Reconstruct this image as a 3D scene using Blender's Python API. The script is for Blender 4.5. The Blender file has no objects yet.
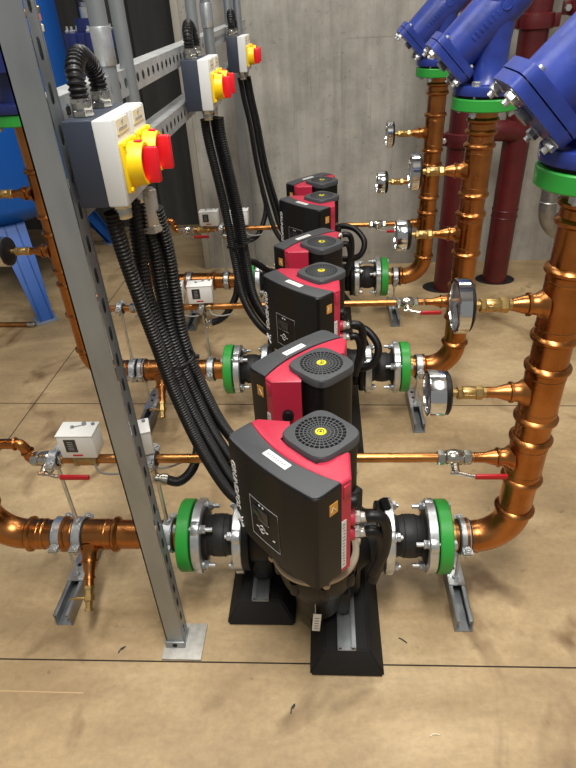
import bpy, bmesh, math, random
from mathutils import Vector, Matrix
random.seed(7)
C = bpy.context.scene.collection
PI = math.pi
V = Vector

# ------------------------------------------------------------------ materials
def lin(h):
    h = h.lstrip('#'); out = []
    for i in (0, 2, 4):
        c = int(h[i:i+2], 16)/255
        out.append(c/12.92 if c <= .04045 else ((c+.055)/1.055)**2.4)
    return (*out, 1)

def mat(name, col, rough=.5, metal=0, spec=.5, var=0, vscale=30, bump=0, bscale=200, rvar=0, coat=0, col2=None, stretch=(1, 1, 1)):
    m = bpy.data.materials.new(name); m.use_nodes = True
    nt = m.node_tree; N = nt.nodes; L = nt.links
    b = N['Principled BSDF']
    b.inputs['Base Color'].default_value = lin(col)
    b.inputs['Roughness'].default_value = rough
    b.inputs['Metallic'].default_value = metal
    b.inputs['Specular IOR Level'].default_value = spec
    b.inputs['Coat Weight'].default_value = coat
    b.inputs['Coat Roughness'].default_value = .15
    tc = N.new('ShaderNodeTexCoord')
    mp = N.new('ShaderNodeMapping'); mp.inputs['Scale'].default_value = stretch
    L.new(tc.outputs['Object'], mp.inputs['Vector'])
    if var or rvar or col2:
        n = N.new('ShaderNodeTexNoise'); n.inputs['Scale'].default_value = vscale; n.inputs['Detail'].default_value = 5
        L.new(mp.outputs[0], n.inputs['Vector'])
        if var or col2:
            r = N.new('ShaderNodeValToRGB')
            c = lin(col); c2 = lin(col2) if col2 else tuple(min(1, x*(1-var)) for x in c[:3])+(1,)
            r.color_ramp.elements[0].position = .35; r.color_ramp.elements[1].position = .65
            r.color_ramp.elements[0].color = c2; r.color_ramp.elements[1].color = c
            L.new(n.outputs['Fac'], r.inputs['Fac']); L.new(r.outputs[0], b.inputs['Base Color'])
        if rvar:
            mr = N.new('ShaderNodeMapRange'); mr.inputs['From Min'].default_value = .3; mr.inputs['From Max'].default_value = .7
            mr.inputs['To Min'].default_value = max(.03, rough-rvar); mr.inputs['To Max'].default_value = rough+rvar
            L.new(n.outputs['Fac'], mr.inputs['Value']); L.new(mr.outputs[0], b.inputs['Roughness'])
    if bump:
        n2 = N.new('ShaderNodeTexNoise'); n2.inputs['Scale'].default_value = bscale; n2.inputs['Detail'].default_value = 3
        L.new(mp.outputs[0], n2.inputs['Vector'])
        bp = N.new('ShaderNodeBump'); bp.inputs['Strength'].default_value = bump; bp.inputs['Distance'].default_value = .002
        L.new(n2.outputs['Fac'], bp.inputs['Height']); L.new(bp.outputs[0], b.inputs['Normal'])
    return m

COPPER = mat('copper', '#ba7d47', .29, 1, col2='#a26838', vscale=14, rvar=.07)
COPPER_D = mat('copper_tube', '#c68d54', .33, 1, col2='#b07842', vscale=25, rvar=.07)
BRASS = mat('brass', '#c2a368', .36, .9, var=.2, vscale=60)
SHADEDBLUE = mat('shaded_blue_paint', '#1d2860', .35)  # blue of the left valves, darkened to carry the shade they stand in
GALV = mat('galvanised_steel', '#a6abad', .45, .75, col2='#959b9e', vscale=18, rvar=.06, stretch=(1, 1, .3))
GALV_L = mat('bright_zinc', '#d6d9da', .36, .85, col2='#c0c5c8', vscale=40, rvar=.05)
RAILM = mat('rail_zinc', '#c2c4c3', .45, .55, col2='#adb0b0', vscale=30)
CHROME = mat('chrome', '#d8dbdd', .14, 1)
NICKEL = mat('nickel_brass', '#c9c6bb', .22, .95, var=.2, vscale=90)
BLACK = mat('black_plastic', '#171718', .40, 0, .28, bump=.1, bscale=500)
BLACKCAP = mat('black_plastic_sheen', '#47494c', .48, 0, .5, bump=.15, bscale=700)  # black plastic of lids and grilles, lightened to carry the overhead reflection
CAST = mat('black_cast_iron', '#0f0f10', .45, 0, .35, bump=.3, bscale=260)
RUBBER = mat('black_rubber', '#222222', .55, 0, .4, bump=.25, bscale=120)
BLOCKM = mat('recycled_rubber', '#222121', .78, 0, .3, bump=.6, bscale=260)
HOSE = mat('conduit_plastic', '#111112', .42, 0, .38)
RED = mat('crimson_plastic', '#c42c48', .42, 0, .6, bump=.08, bscale=500)
REDHANDLE = mat('red_vinyl', '#b3131f', .35)
SWRED = mat('switch_red', '#e01525', .38)
SWYEL = mat('switch_yellow', '#f7cf05', .42)
NAVY = mat('navy_plastic', '#2d3442', .5)
LGREY = mat('light_grey_plastic', '#d3d5d4', .45)
WHITE = mat('white_label', '#ececea', .5)
WHITEBOX = mat('white_enamel', '#e3e2dd', .38)
INK = mat('dark_ink', '#33363a', .6)
PALEINK = mat('pale_ink', '#9a9c9e', .6)
YELBADGE = mat('yellow_badge', '#e4d81c', .5)
ORANGE = mat('orange_sticker', '#e2a24a', .5)
GREEN = mat('green_paint', '#2f9b3c', .35)
BLUE = mat('blue_epoxy', '#2b3f94', .33, 0, .5, var=.25, vscale=30, bump=.15, bscale=90)
TANKBLUE = mat('tank_blue', '#0759b4', .4)
PIPERED = mat('red_paint', '#611b1f', .4, 0, .5, var=.3, vscale=12, bump=.1, bscale=60)
GLASS = mat('smoked_screen', '#2b2d31', .12, 0, .6)
DIAL = mat('dial_white', '#e6e9ea', .4)
BEIGE = mat('beige_gasket', '#b5a48b', .5, 0)
CREAM = mat('cream_plate', '#e4dfc4', .5)
CLEAR = mat('clear_gland', '#b9b4aa', .2, .25, .6)
CLAD = mat('aluminium_cladding', '#9a9da0', .35, .9, var=.2, vscale=30)
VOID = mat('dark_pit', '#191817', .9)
def glass_mat():
    m = bpy.data.materials.new('gauge_glass'); m.use_nodes = True
    b = m.node_tree.nodes['Principled BSDF']
    b.inputs['Transmission Weight'].default_value = 1; b.inputs['Roughness'].default_value = .02
    b.inputs['IOR'].default_value = 1.1
    return m
GGLASS = glass_mat()

# ------------------------------------------------------------------ mesh helper
def frame(d):
    d = V(d).normalized()
    u = d.cross(V((0, 0, 1)))
    if u.length < 1e-4: u = V((1, 0, 0))
    u.normalize(); v = u.cross(d).normalized()
    return d, u, v

def smooth_path(pts, n=10):
    P = [V(p) for p in pts]
    if len(P) < 3: return P
    P = [P[0]*2-P[1]]+P+[P[-1]*2-P[-2]]
    out = []
    for i in range(1, len(P)-2):
        for k in range(n):
            t = k/n; a, b, c, d = P[i-1:i+3]
            out.append(.5*((2*b)+(c-a)*t+(2*a-5*b+4*c-d)*t*t+(3*b-a-3*c+d)*t**3))
    out.append(P[-2]); return out

def resample(P, step):
    out = [P[0].copy()]; acc = 0; last = P[0]
    for q in P[1:]:
        seg = (q-last).length
        while acc+seg >= step and seg > 0:
            t = (step-acc)/seg; last = last.lerp(q, t); out.append(last.copy()); seg = (q-last).length; acc = 0
        acc += seg; last = q
    return out

class MB:
    def __init__(s): s.bm = bmesh.new(); s.mi = 0
    def _f(s, vs):
        try:
            f = s.bm.faces.new(vs); f.material_index = s.mi; return f
        except ValueError: return None
    def box(s, c, d, bev=0, M=None, seg=2):
        r = bmesh.ops.create_cube(s.bm, size=1); vs = r['verts']
        bmesh.ops.scale(s.bm, vec=V(d), verts=vs)
        fs = {f for v in vs for f in v.link_faces}
        if bev:
            es = list({e for v in vs for e in v.link_edges})
            res = bmesh.ops.bevel(s.bm, geom=es, offset=bev, segments=seg, affect='EDGES', profile=.5)
            vs = list({v for f in res['faces'] for v in f.verts} | {v for v in vs if v.is_valid}); fs = {f for v in vs for f in v.link_faces}
        T = Matrix.Translation(V(c))
        bmesh.ops.transform(s.bm, matrix=(M @ T if M else T), verts=vs)
        for f in fs: f.material_index = s.mi
        return s
    def lathe(s, p, axis, prof, seg=24, caps=True):
        d, u, v = frame(axis); p = V(p); rings = []
        for (t, r) in prof:
            c = p+d*t
            rings.append([s.bm.verts.new(c+(u*math.cos(2*PI*i/seg)+v*math.sin(2*PI*i/seg))*r) for i in range(seg)])
        for a, b in zip(rings, rings[1:]):
            for i in range(seg): s._f((a[i], a[(i+1) % seg], b[(i+1) % seg], b[i]))
        if caps: s._f(rings[0][::-1]); s._f(rings[-1])
        return s
    def cyl(s, p0, p1, r, r1=None, seg=24, bev=0):
        p0, p1 = V(p0), V(p1); L = (p1-p0).length; r1 = r if r1 is None else r1
        if bev: pr = [(0, r-bev), (bev*.3, r-bev*.3), (bev, r), (L-bev, r1), (L-bev*.3, r1-bev*.3), (L, r1-bev)]
        else: pr = [(0, r), (L, r1)]
        return s.lathe(p0, p1-p0, pr, seg)
    def ring(s, p0, p1, ro, ri, seg=32, bev=.001):
        p0, p1 = V(p0), V(p1); L = (p1-p0).length; b = bev
        pr = [(0, ri), (0, ro-b), (b, ro), (L-b, ro), (L, ro-b), (L, ri), (0, ri)]
        return s.lathe(p0, p1-p0, pr, seg, caps=False)
    def torus(s, p, axis, R, r, seg=32, n=8):
        return s.lathe(p, axis, [(r*math.sin(2*PI*k/n), R+r*math.cos(2*PI*k/n)) for k in range(n+1)], seg, caps=False)
    def tube(s, pts, r, seg=12, caps=True):
        P = [V(p) for p in pts]; n = len(P); R = r if isinstance(r, (list, tuple)) else [r]*n
        t0 = (P[1]-P[0]).normalized(); _, u, _ = frame(t0); rings = []
        for i in range(n):
            t = (P[min(i+1, n-1)]-P[max(i-1, 0)]).normalized()
            u = (u-t*u.dot(t)).normalized(); w = t.cross(u)
            rings.append([s.bm.verts.new(P[i]+(u*math.cos(2*PI*k/seg)+w*math.sin(2*PI*k/seg))*R[i]) for k in range(seg)])
        for a, b in zip(rings, rings[1:]):
            for i in range(seg): s._f((a[i], a[(i+1) % seg], b[(i+1) % seg], b[i]))
        if caps: s._f(rings[0][::-1]); s._f(rings[-1])
        return s
    def corrugated(s, pts, r, pitch=.006, seg=12, depth=.0018):
        P = resample(smooth_path(pts, 14), pitch/4)
        return s.tube(P, [r-(depth if k % 4 in (2, 3) else 0) for k in range(len(P))], seg)
    def prism(s, pts, z0, z1, M=None, bev=0):
        M = M or Matrix.Identity(4)
        n = len(pts)
        lv = [(z0, 0), (z1, 0)] if not bev else [(z0, 0), (z1-bev, 0), (z1-bev*.3, .7*bev), (z1, bev*1.6)]
        cx = sum(p[0] for p in pts)/n; cy = sum(p[1] for p in pts)/n
        rings = []
        for z, ins in lv:
            rg = []
            for x, y in pts:
                dx, dy = x-cx, y-cy; l = math.hypot(dx, dy) or 1; f = (l-ins)/l
                rg.append(s.bm.verts.new(M @ V((cx+dx*f, cy+dy*f, z))))
            rings.append(rg)
        for a, b in zip(rings, rings[1:]):
            for i in range(n): s._f((a[i], a[(i+1) % n], b[(i+1) % n], b[i]))
        s._f(rings[0][::-1]); s._f(rings[-1]); return s
    def nut(s, p, axis, r=.011, h=.009):
        d = V(axis).normalized(); p = V(p)
        return s.lathe(p, d, [(0, r*.92), (h*.12, r), (h*.88, r), (h, r*.9)], 6)
    def perforated(s, o, a, b, n, la, lb, hole, depth=.0025):
        # strip of n cells along a (cell la by lb), each with a through hole given as (x,y) points
        o, a, b = V(o), V(a).normalized(), V(b).normalized(); nn = a.cross(b)
        for k in range(n):
            c = o+a*(la*(k+.5))
            # outer rectangle sampled at the hole's angles plus the corners
            pts = []
            for x, y in hole:
                f = min((la/2)/abs(x) if abs(x) > 1e-9 else 9e9, (lb/2)/abs(y) if abs(y) > 1e-9 else 9e9)
                pts.append((x*f, y*f))
            hv = [s.bm.verts.new(c+a*x+b*y) for x, y in hole]; ov = [s.bm.verts.new(c+a*x+b*y) for x, y in pts]
            iv = [s.bm.verts.new(c+a*x+b*y-nn*depth) for x, y in hole]
            m = len(hole)
            for i in range(m):
                j = (i+1) % m
                p, q = pts[i], pts[j]
                if abs(abs(p[0])-la/2) < 1e-6 and abs(abs(q[1])-lb/2) < 1e-6 and abs(abs(q[0])-la/2) > 1e-6 or abs(abs(p[1])-lb/2) < 1e-6 and abs(abs(q[0])-la/2) < 1e-6 and abs(abs(p[0])-la/2) > 1e-6:
                    cv = s.bm.verts.new(c+a*math.copysign(la/2, p[0]+q[0])+b*math.copysign(lb/2, p[1]+q[1]))
                    s._f((ov[i], cv, ov[j], hv[j], hv[i]))
                else: s._f((ov[i], ov[j], hv[j], hv[i]))
                s._f((hv[i], hv[j], iv[j], iv[i]))
        return s
    def build(s, name, m, parent=None, angle=35, loc=None, rz=0, recalc=True):
        bm = s.bm
        bmesh.ops.remove_doubles(bm, verts=bm.verts, dist=1e-6)
        if recalc: bmesh.ops.recalc_face_normals(bm, faces=bm.faces)
        ca = math.radians(angle)
        for e in bm.edges:
            e.smooth = not (len(e.link_faces) == 2 and e.calc_face_angle(0) > ca)
        for f in bm.faces: f.smooth = True
        me = bpy.data.meshes.new(name); bm.to_mesh(me); bm.free()
        for x in (m if isinstance(m, (list, tuple)) else [m]): me.materials.append(x)
        o = bpy.data.objects.new(name, me); C.objects.link(o)
        if parent: o.parent = parent
        if loc: o.location = loc
        o.rotation_euler = (0, 0, rz)
        return o

def thing(name, label, cat, loc=(0, 0, 0), rz=0, group=None):
    o = bpy.data.objects.new(name, None); C.objects.link(o); o.empty_display_size = .05
    o.location = loc; o.rotation_euler = (0, 0, rz)
    o['label'] = label; o['category'] = cat
    if group: o['group'] = group
    return o
def tag(o, label, cat, group=None):
    o['label'] = label; o['category'] = cat
    if group: o['group'] = group
    return o
def kids(o): return [c for c in C.objects if c.parent is o]
def dup(root, loc, label, rz=None):
    r = root.copy(); C.objects.link(r); r.location = loc; r['label'] = label
    if rz is not None: r.rotation_euler = (0, 0, rz)
    for ch in kids(root):
        c = ch.copy(); C.objects.link(c); c.parent = r
        for g in kids(ch):
            d = g.copy(); C.objects.link(d); d.parent = c
    return r
def text_mesh(body, size, parent, m, M, name, bold=.0, shear=0, extrude=.0004, sx=1):
    cu = bpy.data.curves.new('txt', 'FONT'); cu.body = body; cu.size = size; cu.extrude = extrude
    cu.offset = bold; cu.shear = shear; cu.align_x = 'CENTER'; cu.align_y = 'CENTER'; cu.resolution_u = 3
    t = bpy.data.objects.new('txt', cu); C.objects.link(t)
    bpy.context.view_layer.update()
    me = bpy.data.meshes.new_from_object(t.evaluated_get(bpy.context.evaluated_depsgraph_get()))
    bpy.data.objects.remove(t)
    me.transform(Matrix.Diagonal((sx, 1, 1, 1))); me.transform(M); me.materials.clear(); me.materials.append(m)
    o = bpy.data.objects.new(name, me); C.objects.link(o); o.parent = parent
    return o

ROWS = [0, .762, 1.546]
NEAR = ['nearest the camera', 'in the middle of the row', 'farthest, by the concrete wall']
R = .0355                   # large copper pipe
ZP = .2                    # its axis above the floor
XR, XL = .458, -.80        # right and left risers

# ------------------------------------------------------------------ the setting
def floor_mat():
    m = bpy.data.materials.new('sealed_floor'); m.use_nodes = True
    nt = m.node_tree; N = nt.nodes; L = nt.links; b = N['Principled BSDF']
    tc = N.new('ShaderNodeTexCoord')
    def noise(scale, detail=6, st=(1, 1, 1), rough=.6, dist=0):
        mp = N.new('ShaderNodeMapping'); mp.inputs['Scale'].default_value = st; L.new(tc.outputs['Object'], mp.inputs[0])
        n = N.new('ShaderNodeTexNoise'); n.inputs['Scale'].default_value = scale; n.inputs['Detail'].default_value = detail
        n.inputs['Roughness'].default_value = rough; n.inputs['Distortion'].default_value = dist
        L.new(mp.outputs[0], n.inputs['Vector']); return n.outputs['Fac']
    def ramp(f, stops):
        r = N.new('ShaderNodeValToRGB'); e = r.color_ramp.elements
        e[0].position, e[0].color = stops[0][0], lin(stops[0][1]); e[1].position, e[1].color = stops[-1][0], lin(stops[-1][1])
        for p, c in stops[1:-1]:
            x = e.new(p); x.color = lin(c)
        L.new(f, r.inputs[0]); return r.outputs[0]
    def mix(a, c, f, mode='MIX'):
        x = N.new('ShaderNodeMix'); x.data_type = 'RGBA'; x.blend_type = mode
        L.new(a, x.inputs[6]); L.new(c, x.inputs[7])
        if isinstance(f, float): x.inputs[0].default_value = f
        else: L.new(f, x.inputs[0])
        return x.outputs[2]
    base = ramp(noise(1.9, 8, (1, 1.6, 1), .62, .6), [(.3, '#a38b67'), (.5, '#bfa47b'), (.7, '#dac196')])
    streak = ramp(noise(7, 7, (.5, 1.7, 1), .7, .5), [(.3, '#9a8f82'), (.62, '#ffffff')])
    c = mix(base, streak, .32, 'MULTIPLY')
    fine = ramp(noise(60, 4, (1, 1, 1), .7), [(.25, '#b8b8b8'), (.6, '#ffffff')])
    c = mix(c, fine, .35, 'MULTIPLY')
    spot = ramp(noise(23, 3, (1, 1, 1), .5), [(.70, '#ffffff'), (.76, '#6b5540')])
    c = mix(c, spot, .35, 'MULTIPLY')
    stain = ramp(noise(3.1, 3, (1.3, 1, 1), .5, 1.1), [(.58, '#ffffff'), (.72, '#8d7a63')])
    c = mix(c, stain, .8, 'MULTIPLY')
    L.new(c, b.inputs['Base Color'])
    mr = N.new('ShaderNodeMapRange'); mr.inputs['To Min'].default_value = .42; mr.inputs['To Max'].default_value = .65
    L.new(noise(4, 5), mr.inputs[0]); L.new(mr.outputs[0], b.inputs['Roughness'])
    bp = N.new('ShaderNodeBump'); bp.inputs['Strength'].default_value = .15; bp.inputs['Distance'].default_value = .002
    L.new(noise(90, 4), bp.inputs['Height']); L.new(bp.outputs[0], b.inputs['Normal'])
    return m
def concrete_mat():
    m = bpy.data.materials.new('board_marked_concrete'); m.use_nodes = True
    nt = m.node_tree; N = nt.nodes; L = nt.links; b = N['Principled BSDF']
    tc = N.new('ShaderNodeTexCoord')
    def noise(scale, st, detail=6, rough=.6):
        mp = N.new('ShaderNodeMapping'); mp.inputs['Scale'].default_value = st; L.new(tc.outputs['Object'], mp.inputs[0])
        n = N.new('ShaderNodeTexNoise'); n.inputs['Scale'].default_value = scale; n.inputs['Detail'].default_value = detail
        n.inputs['Roughness'].default_value = rough
        L.new(mp.outputs[0], n.inputs['Vector']); return n.outputs['Fac']
    def ramp(f, a, ca, z, cz):
        r = N.new('ShaderNodeValToRGB'); e = r.color_ramp.elements
        e[0].position, e[0].color, e[1].position, e[1].color = a, lin(ca), z, lin(cz); L.new(f, r.inputs[0]); return r.outputs[0]
    def mul(a, c, f):
        x = N.new('ShaderNodeMix'); x.data_type = 'RGBA'; x.blend_type = 'MULTIPLY'; x.inputs[0].default_value = f
        L.new(a, x.inputs[6]); L.new(c, x.inputs[7]); return x.outputs[2]
    c = ramp(noise(2.2, (1, 1, .7)), .3, '#a5a299', .7, '#c4c0b6')
    st = noise(6, (3.2, 1, .22), 7, .65)
    c = mul(c, ramp(st, .3, '#a2a2a0', .6, '#ffffff'), .4)
    c = mul(c, ramp(noise(3.4, (1, 1, 1), 8, .7), .3, '#8e8c86', .62, '#ffffff'), .55)
    c = mul(c, ramp(noise(11, (3.0, 1, .14), 5, .7), .60, '#ffffff', .72, '#8f8c86'), .4)
    c = mul(c, ramp(noise(45, (1, 1, 1), 4), .62, '#ffffff', .74, '#77746e'), .4)
    L.new(c, b.inputs['Base Color']); b.inputs['Roughness'].default_value = .75
    bp = N.new('ShaderNodeBump'); bp.inputs['Strength'].default_value = .18; bp.inputs['Distance'].default_value = .004
    L.new(st, bp.inputs['Height']); L.new(bp.outputs[0], b.inputs['Normal'])
    return m
FLOORM, CONC = floor_mat(), concrete_mat()
DARKWALL = mat('dark_cladding', '#4a4a47', .7, col2='#3d3d3b', vscale=5, stretch=(3, 1, .3))
STRIPM = mat('pale_edge_trim', '#a9a598', .6)
JOINT = mat('joint_sealant', '#2c241c', .9)

def struct(name, mb, m):
    o = mb.build(name, m); o['kind'] = 'structure'; return o
YW = 2.19
mb = MB(); mb.box((-.2, .9, -.05), (7.6, 6.4, .1)); struct('floor', mb, FLOORM)
def joint(name, p, q, w, m=JOINT):
    p, q = V(p), V(q); d = (q-p); L_ = d.length; a = math.atan2(d.y, d.x)
    mb = MB(); mb.box((0, 0, 0), (L_, w, .0012), M=Matrix.Translation((p+q)/2) @ Matrix.Rotation(a, 4, 'Z')); return struct(name, mb, m)
joint('trim_1', (-3.5, -.226, .0002), (3.4, -.190, .0002), .0032)
joint('trim_2', (-3.5, .905, .0002), (3.4, .732, .0002), .003)
joint('trim_3', (-1.135, -.21, .0003), (-1.10, YW, .0003), .003)
CHALK = mat('pale_scratch', '#c9ab80', .7)
joint('trim_4', (-1.6, -.285, .0002), (-.52, -.288, .0002), .003, CHALK)
mb = MB(); mb.box((1.42, YW+.06, 1.5), (4.16, .12, 3.0))
wall_back = struct('wall_back', mb, CONC)
# form-work joints and tie holes cast in the wall
mb = MB()
for x in (-.10, .27, .74): mb.box((x, YW-.0003, 1.5), (.002, .001, 3.0))
mb.box((.6, YW-.0003, 1.12), (.9, .001, .002))
struct('trim_5', mb, mat('form_line', '#98958c', .9))
mb = MB(); mb.box((-.645, YW-.004, 1.5), (.035, .012, 3.0), .003); struct('trim_6', mb, STRIPM)
# recess on the left
mb = MB(); mb.box((-2.4, 3.06, 1.5), (3.6, .12, 3.0)); struct('wall_left', mb, DARKWALL)
mb = MB()
for k in range(12): mb.box((-4.0+k*.29, 2.998, 1.5), (.012, .008, 3.0))
struct('trim_7', mb, mat('cladding_seam', '#2b2b2a', .8))
mb = MB(); mb.box((-.2, .9, 3.05), (7.6, 6.4, .1)); struct('ceiling', mb, mat('ceiling_paint', '#a9a8a4', .8))
# floor pits the red mains come through
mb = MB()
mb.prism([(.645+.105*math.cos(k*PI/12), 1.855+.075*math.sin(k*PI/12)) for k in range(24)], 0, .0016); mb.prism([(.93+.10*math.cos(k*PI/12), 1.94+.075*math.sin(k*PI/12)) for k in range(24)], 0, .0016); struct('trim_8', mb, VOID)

# ------------------------------------------------------------------ pumps
def superellipse(a, b, n, k=48):
    out = []
    for i in range(k):
        t = 2*PI*i/k; c, s_ = math.cos(t), math.sin(t)
        out.append((a*math.copysign(abs(c)**(2/n), c), b*math.copysign(abs(s_)**(2/n), s_)))
    return out

def flange_bolts(mb, cx, r, x0, x1, rot, nutside):
    pass

def make_head(root, loc, rz, first):
    """one motor head with its control box; local -Y is the front of the box"""
    at = dict(loc=loc, rz=rz)
    # motor
    mb = MB()
    mb.prism(superellipse(.057, .057, 4.2), .43, .598)
    mb.cyl((0, 0, .34), (0, 0, .43), .052, seg=32)
    for k in range(28):
        a = 2*PI*k/28
        mb.box((.056, 0, .385), (.012, .004, .085), M=Matrix.Rotation(a, 4, 'Z'))
    mb.box((.05, .035, .45), (.03, .03, .06), .004)
    motor = mb.build('motor', BLACK, root, **at)
    # fan grille: solid rounded frame, concentric rings and spokes over an open well
    mb = MB(); fr = superellipse(.0595, .0595, 4.2, 64); n = 64; ri = .0475
    top = [mb.bm.verts.new((x*.97, y*.97, .612)) for x, y in fr]; mid = [mb.bm.verts.new((x, y, .609)) for x, y in fr]
    bot = [mb.bm.verts.new((x, y, .594)) for x, y in fr]
    it = [mb.bm.verts.new((ri*math.cos(2*PI*k/n), ri*math.sin(2*PI*k/n), .6135)) for k in range(n)]
    ib = [mb.bm.verts.new((ri*math.cos(2*PI*k/n), ri*math.sin(2*PI*k/n), .604)) for k in range(n)]
    for k in range(n):
        j = (k+1) % n
        mb._f((bot[k], bot[j], mid[j], mid[k])); mb._f((mid[k], mid[j], top[j], top[k])); mb._f((top[k], top[j], it[j], it[k])); mb._f((it[k], it[j], ib[j], ib[k]))
    for r_ in (.0185, .0255, .0325, .0400): mb.ring((0, 0, .609), (0, 0, .6135), r_+.0011, r_-.0011, 40, .0004)
    for k in range(30):
        mb.box((.0305, 0, .6112), (.036, .0019, .0045), M=Matrix.Rotation(2*PI*k/30, 4, 'Z'))
    mb.cyl((0, 0, .606), (0, 0, .6135), .0125, seg=28)
    mb.build('fan_grille', BLACKCAP, motor)
    mb = MB(); mb.cyl((0, 0, .6135), (0, 0, .6145), .0105, seg=24); mb.mi = 1
    mb.tube([(.006*math.cos(t/8*5), .006*math.sin(t/8*5), .6148) for t in range(8)], .0008, 6)
    mb.cyl((0, 0, .6144), (0, 0, .6150), .0025, seg=12)
    mb.build('rotation_badge', [YELBADGE, INK], motor)
    # control box: bowed black front
    def bow(u): return .010*(1-(u/.117)**2)
    us = [-.132+.244*k/14 for k in range(15)]
    ctr = -.010
    front = [(u, -.123-.010*(1-((u-ctr)/.122)**2)) for u in us]
    # round the two front corners
    def rnd(pts):
        (x0, y0), (x1, y1) = pts[0], pts[-1]
        return [(x0, y0+.016), (x0+.002, y0+.006), (x0+.008, y0-.0005)]+pts[1:-1]+[(x1-.008, y1-.0005), (x1-.002, y1+.006), (x1, y1+.016)]
    seam = [(u, -.062-.022*(1-((u-ctr)/.122)**2)) for u in us]
    mb = MB(); mb.prism(rnd(front)+seam[::-1], .370, .600, bev=.004)
    mb.box((ctr, -.070, .360), (.13, .05, .03), .006)
    boxo = mb.build('control_box', BLACK, root, angle=28, **at)
    mb = MB(); mb.prism([(x*.985+ctr*.015, y+.002) for x, y in rnd(front)]+[(x*.985+ctr*.015, y-.001) for x, y in seam[::-1]], .5995, .6022, bev=.0012)
    mb.build('lid', BLACKCAP, boxo, angle=28)
    # red cover with a crescent round the motor
    back = [(.114, -.040), (.068, .006), (.060, -.030), (.052, -.058), (.03, -.061), (0, -.062), (-.03, -.061), (-.055, -.056), (-.064, -.020), (-.080, -.006), (-.131, -.046)]
    mb = MB(); mb.prism([(x, y+.0005) for x, y in seam]+back, .372, .6005, bev=.003)
    for z in (.470, .430): mb.cyl((.083, -.024, z), (.0975, -.0095, z), .0155, seg=20, bev=.001)
    mb.box((.113, -.050, .575), (.004, .016, .03), .001)
    red = mb.build('terminal_cover', RED, root, angle=28, **at)
    # cable glands leave the red side
    q = V((.7071, .7071, 0)); g0 = V((.0968, -.0102, 0))
    for z in (.470, .430):
        p = g0+V((0, 0, z)); mb = MB(); mb.nut(p, q, .0125, .010); mb.cyl(p+q*.01, p+q*.024, .0105, .009, 16, .001); mb.build('cable_gland', CLEAR, red)
    p = g0+V((-.004, -.004, .512)); mb = MB(); mb.cyl(p-q*.006, p+q*.010, .013, seg=16, bev=.002); mb.build('blanking_plug', BLACK, red)
    mb = MB()
    mb.box((.1130, -.0565, .445), (.001, .012, .125)); mb.mi = 1
    for k in range(14): mb.box((.1137, -.0565+random.uniform(-.001, .001), .392+k*.0082), (.0006, .007*random.uniform(.6, 1), .003))
    mb.build('serial_label', [WHITE, PALEINK], red)
    mb = MB(); mb.box((.1124, -.082, .555), (.001, .020, .026)); mb.mi = 1; mb.tube([(.1131, -.076, .548), (.1131, -.084, .560), (.1131, -.088, .550)], .0009, 6)
    mb.build('warning_sticker', [ORANGE, CREAM], boxo)
    # name plate on the lid
    mb = MB(); mb.box((-.010, -.1005, .6025), (.062, .0165, .0012)); mb.mi = 1
    for k in range(9): mb.box((-.033+k*.0055, -.1005, .6032), (.0032, .005, .0004))
    mb.build('name_plate', [WHITE, PALEINK], boxo)
    # display panel outline, screen and keys on the face
    yf = lambda u: -.123-.010*(1-((u-ctr)/.122)**2)-.0006
    def strip(mb, u0, z0, u1, z1, w=.0014, e=.0006):
        n = 6
        for k in range(n):
            a0, a1 = k/n, (k+1)/n
            p = V((u0+(u1-u0)*a0, yf(u0+(u1-u0)*a0), z0+(z1-z0)*a0)); q = V((u0+(u1-u0)*a1, yf(u0+(u1-u0)*a1), z0+(z1-z0)*a1))
            mb.tube([p, q], w/2, 4)
    mb = MB()
    for a in ((-.062, .504, .020, .504), (.020, .504, .020, .402), (.020, .402, -.062, .402), (-.062, .402, -.062, .504)): strip(mb, *a)
    mb.mi = 1; mb.box((-.030, yf(-.03)-.0005, .472), (.044, .0024, .030), .0008)
    mb.mi = 2
    for (u, z) in ((-.032, .5115), (-.022, .5115)): mb.box((u, yf(u), .495), (.004, .0012, .004))
    strip(mb, -.052, .4545, -.008, .4545, .0012)
    for (u, z) in ((-.030, .442), (-.044, .432), (-.016, .432), (-.030, .422), (-.030, .432), (.004, .425)):
        mb.tube([(u-.003, yf(u), z), (u+.003, yf(u), z)], .0009, 5)
    for k in range(13):
        pass
    mb.torus((-.030, yf(-.03), .432), (0, 1, 0), .0085, .0006, 20, 5)
    mb.build('display_panel', [PALEINK, GLASS, WHITE], boxo)
    # lettering runs down the left edge of the face, mark below it
    u = -.111
    Mt = Matrix.Translation((u, yf(u)-.0012, .4935)) @ Matrix.Rotation(-.136, 4, 'Z') @ Matrix.Rotation(PI/2, 4, 'X') @ Matrix.Rotation(-PI/2, 4, 'Z')
    text_mesh('GRUNDFOS', .0215, boxo, WHITE, Mt, 'lettering', .0003, .12, .0006, 1.10)
    mb = MB(); y0 = yf(u)-.001
    def curve(pts): mb.tube(smooth_path([(u+a, y0-.136*a, .396+b) for a, b in pts], 6), .0019, 6)
    curve(((-.009, .014), (.000, .004), (.010, -.014))); curve(((-.009, -.010), (.000, .002), (.010, .013)))
    curve(((-.010, .004), (-.003, .001), (.004, .004), (.010, .002)))
    mb.build('emblem', WHITE, boxo)
    # beige clamp ring between motor and pump head
    mb = MB(); mb.ring((-.008, -.016, .292), (-.008, -.016, .305), .094, .080, 48, .003)
    for k in range(4):
        a = PI/4+k*PI/2+.25; mb.nut((-.008+.093*math.cos(a), -.016+.093*math.sin(a), .291), (0, 0, 1), .009, .011)
    mb.build('clamp_ring', BEIGE, root, **at)
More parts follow.
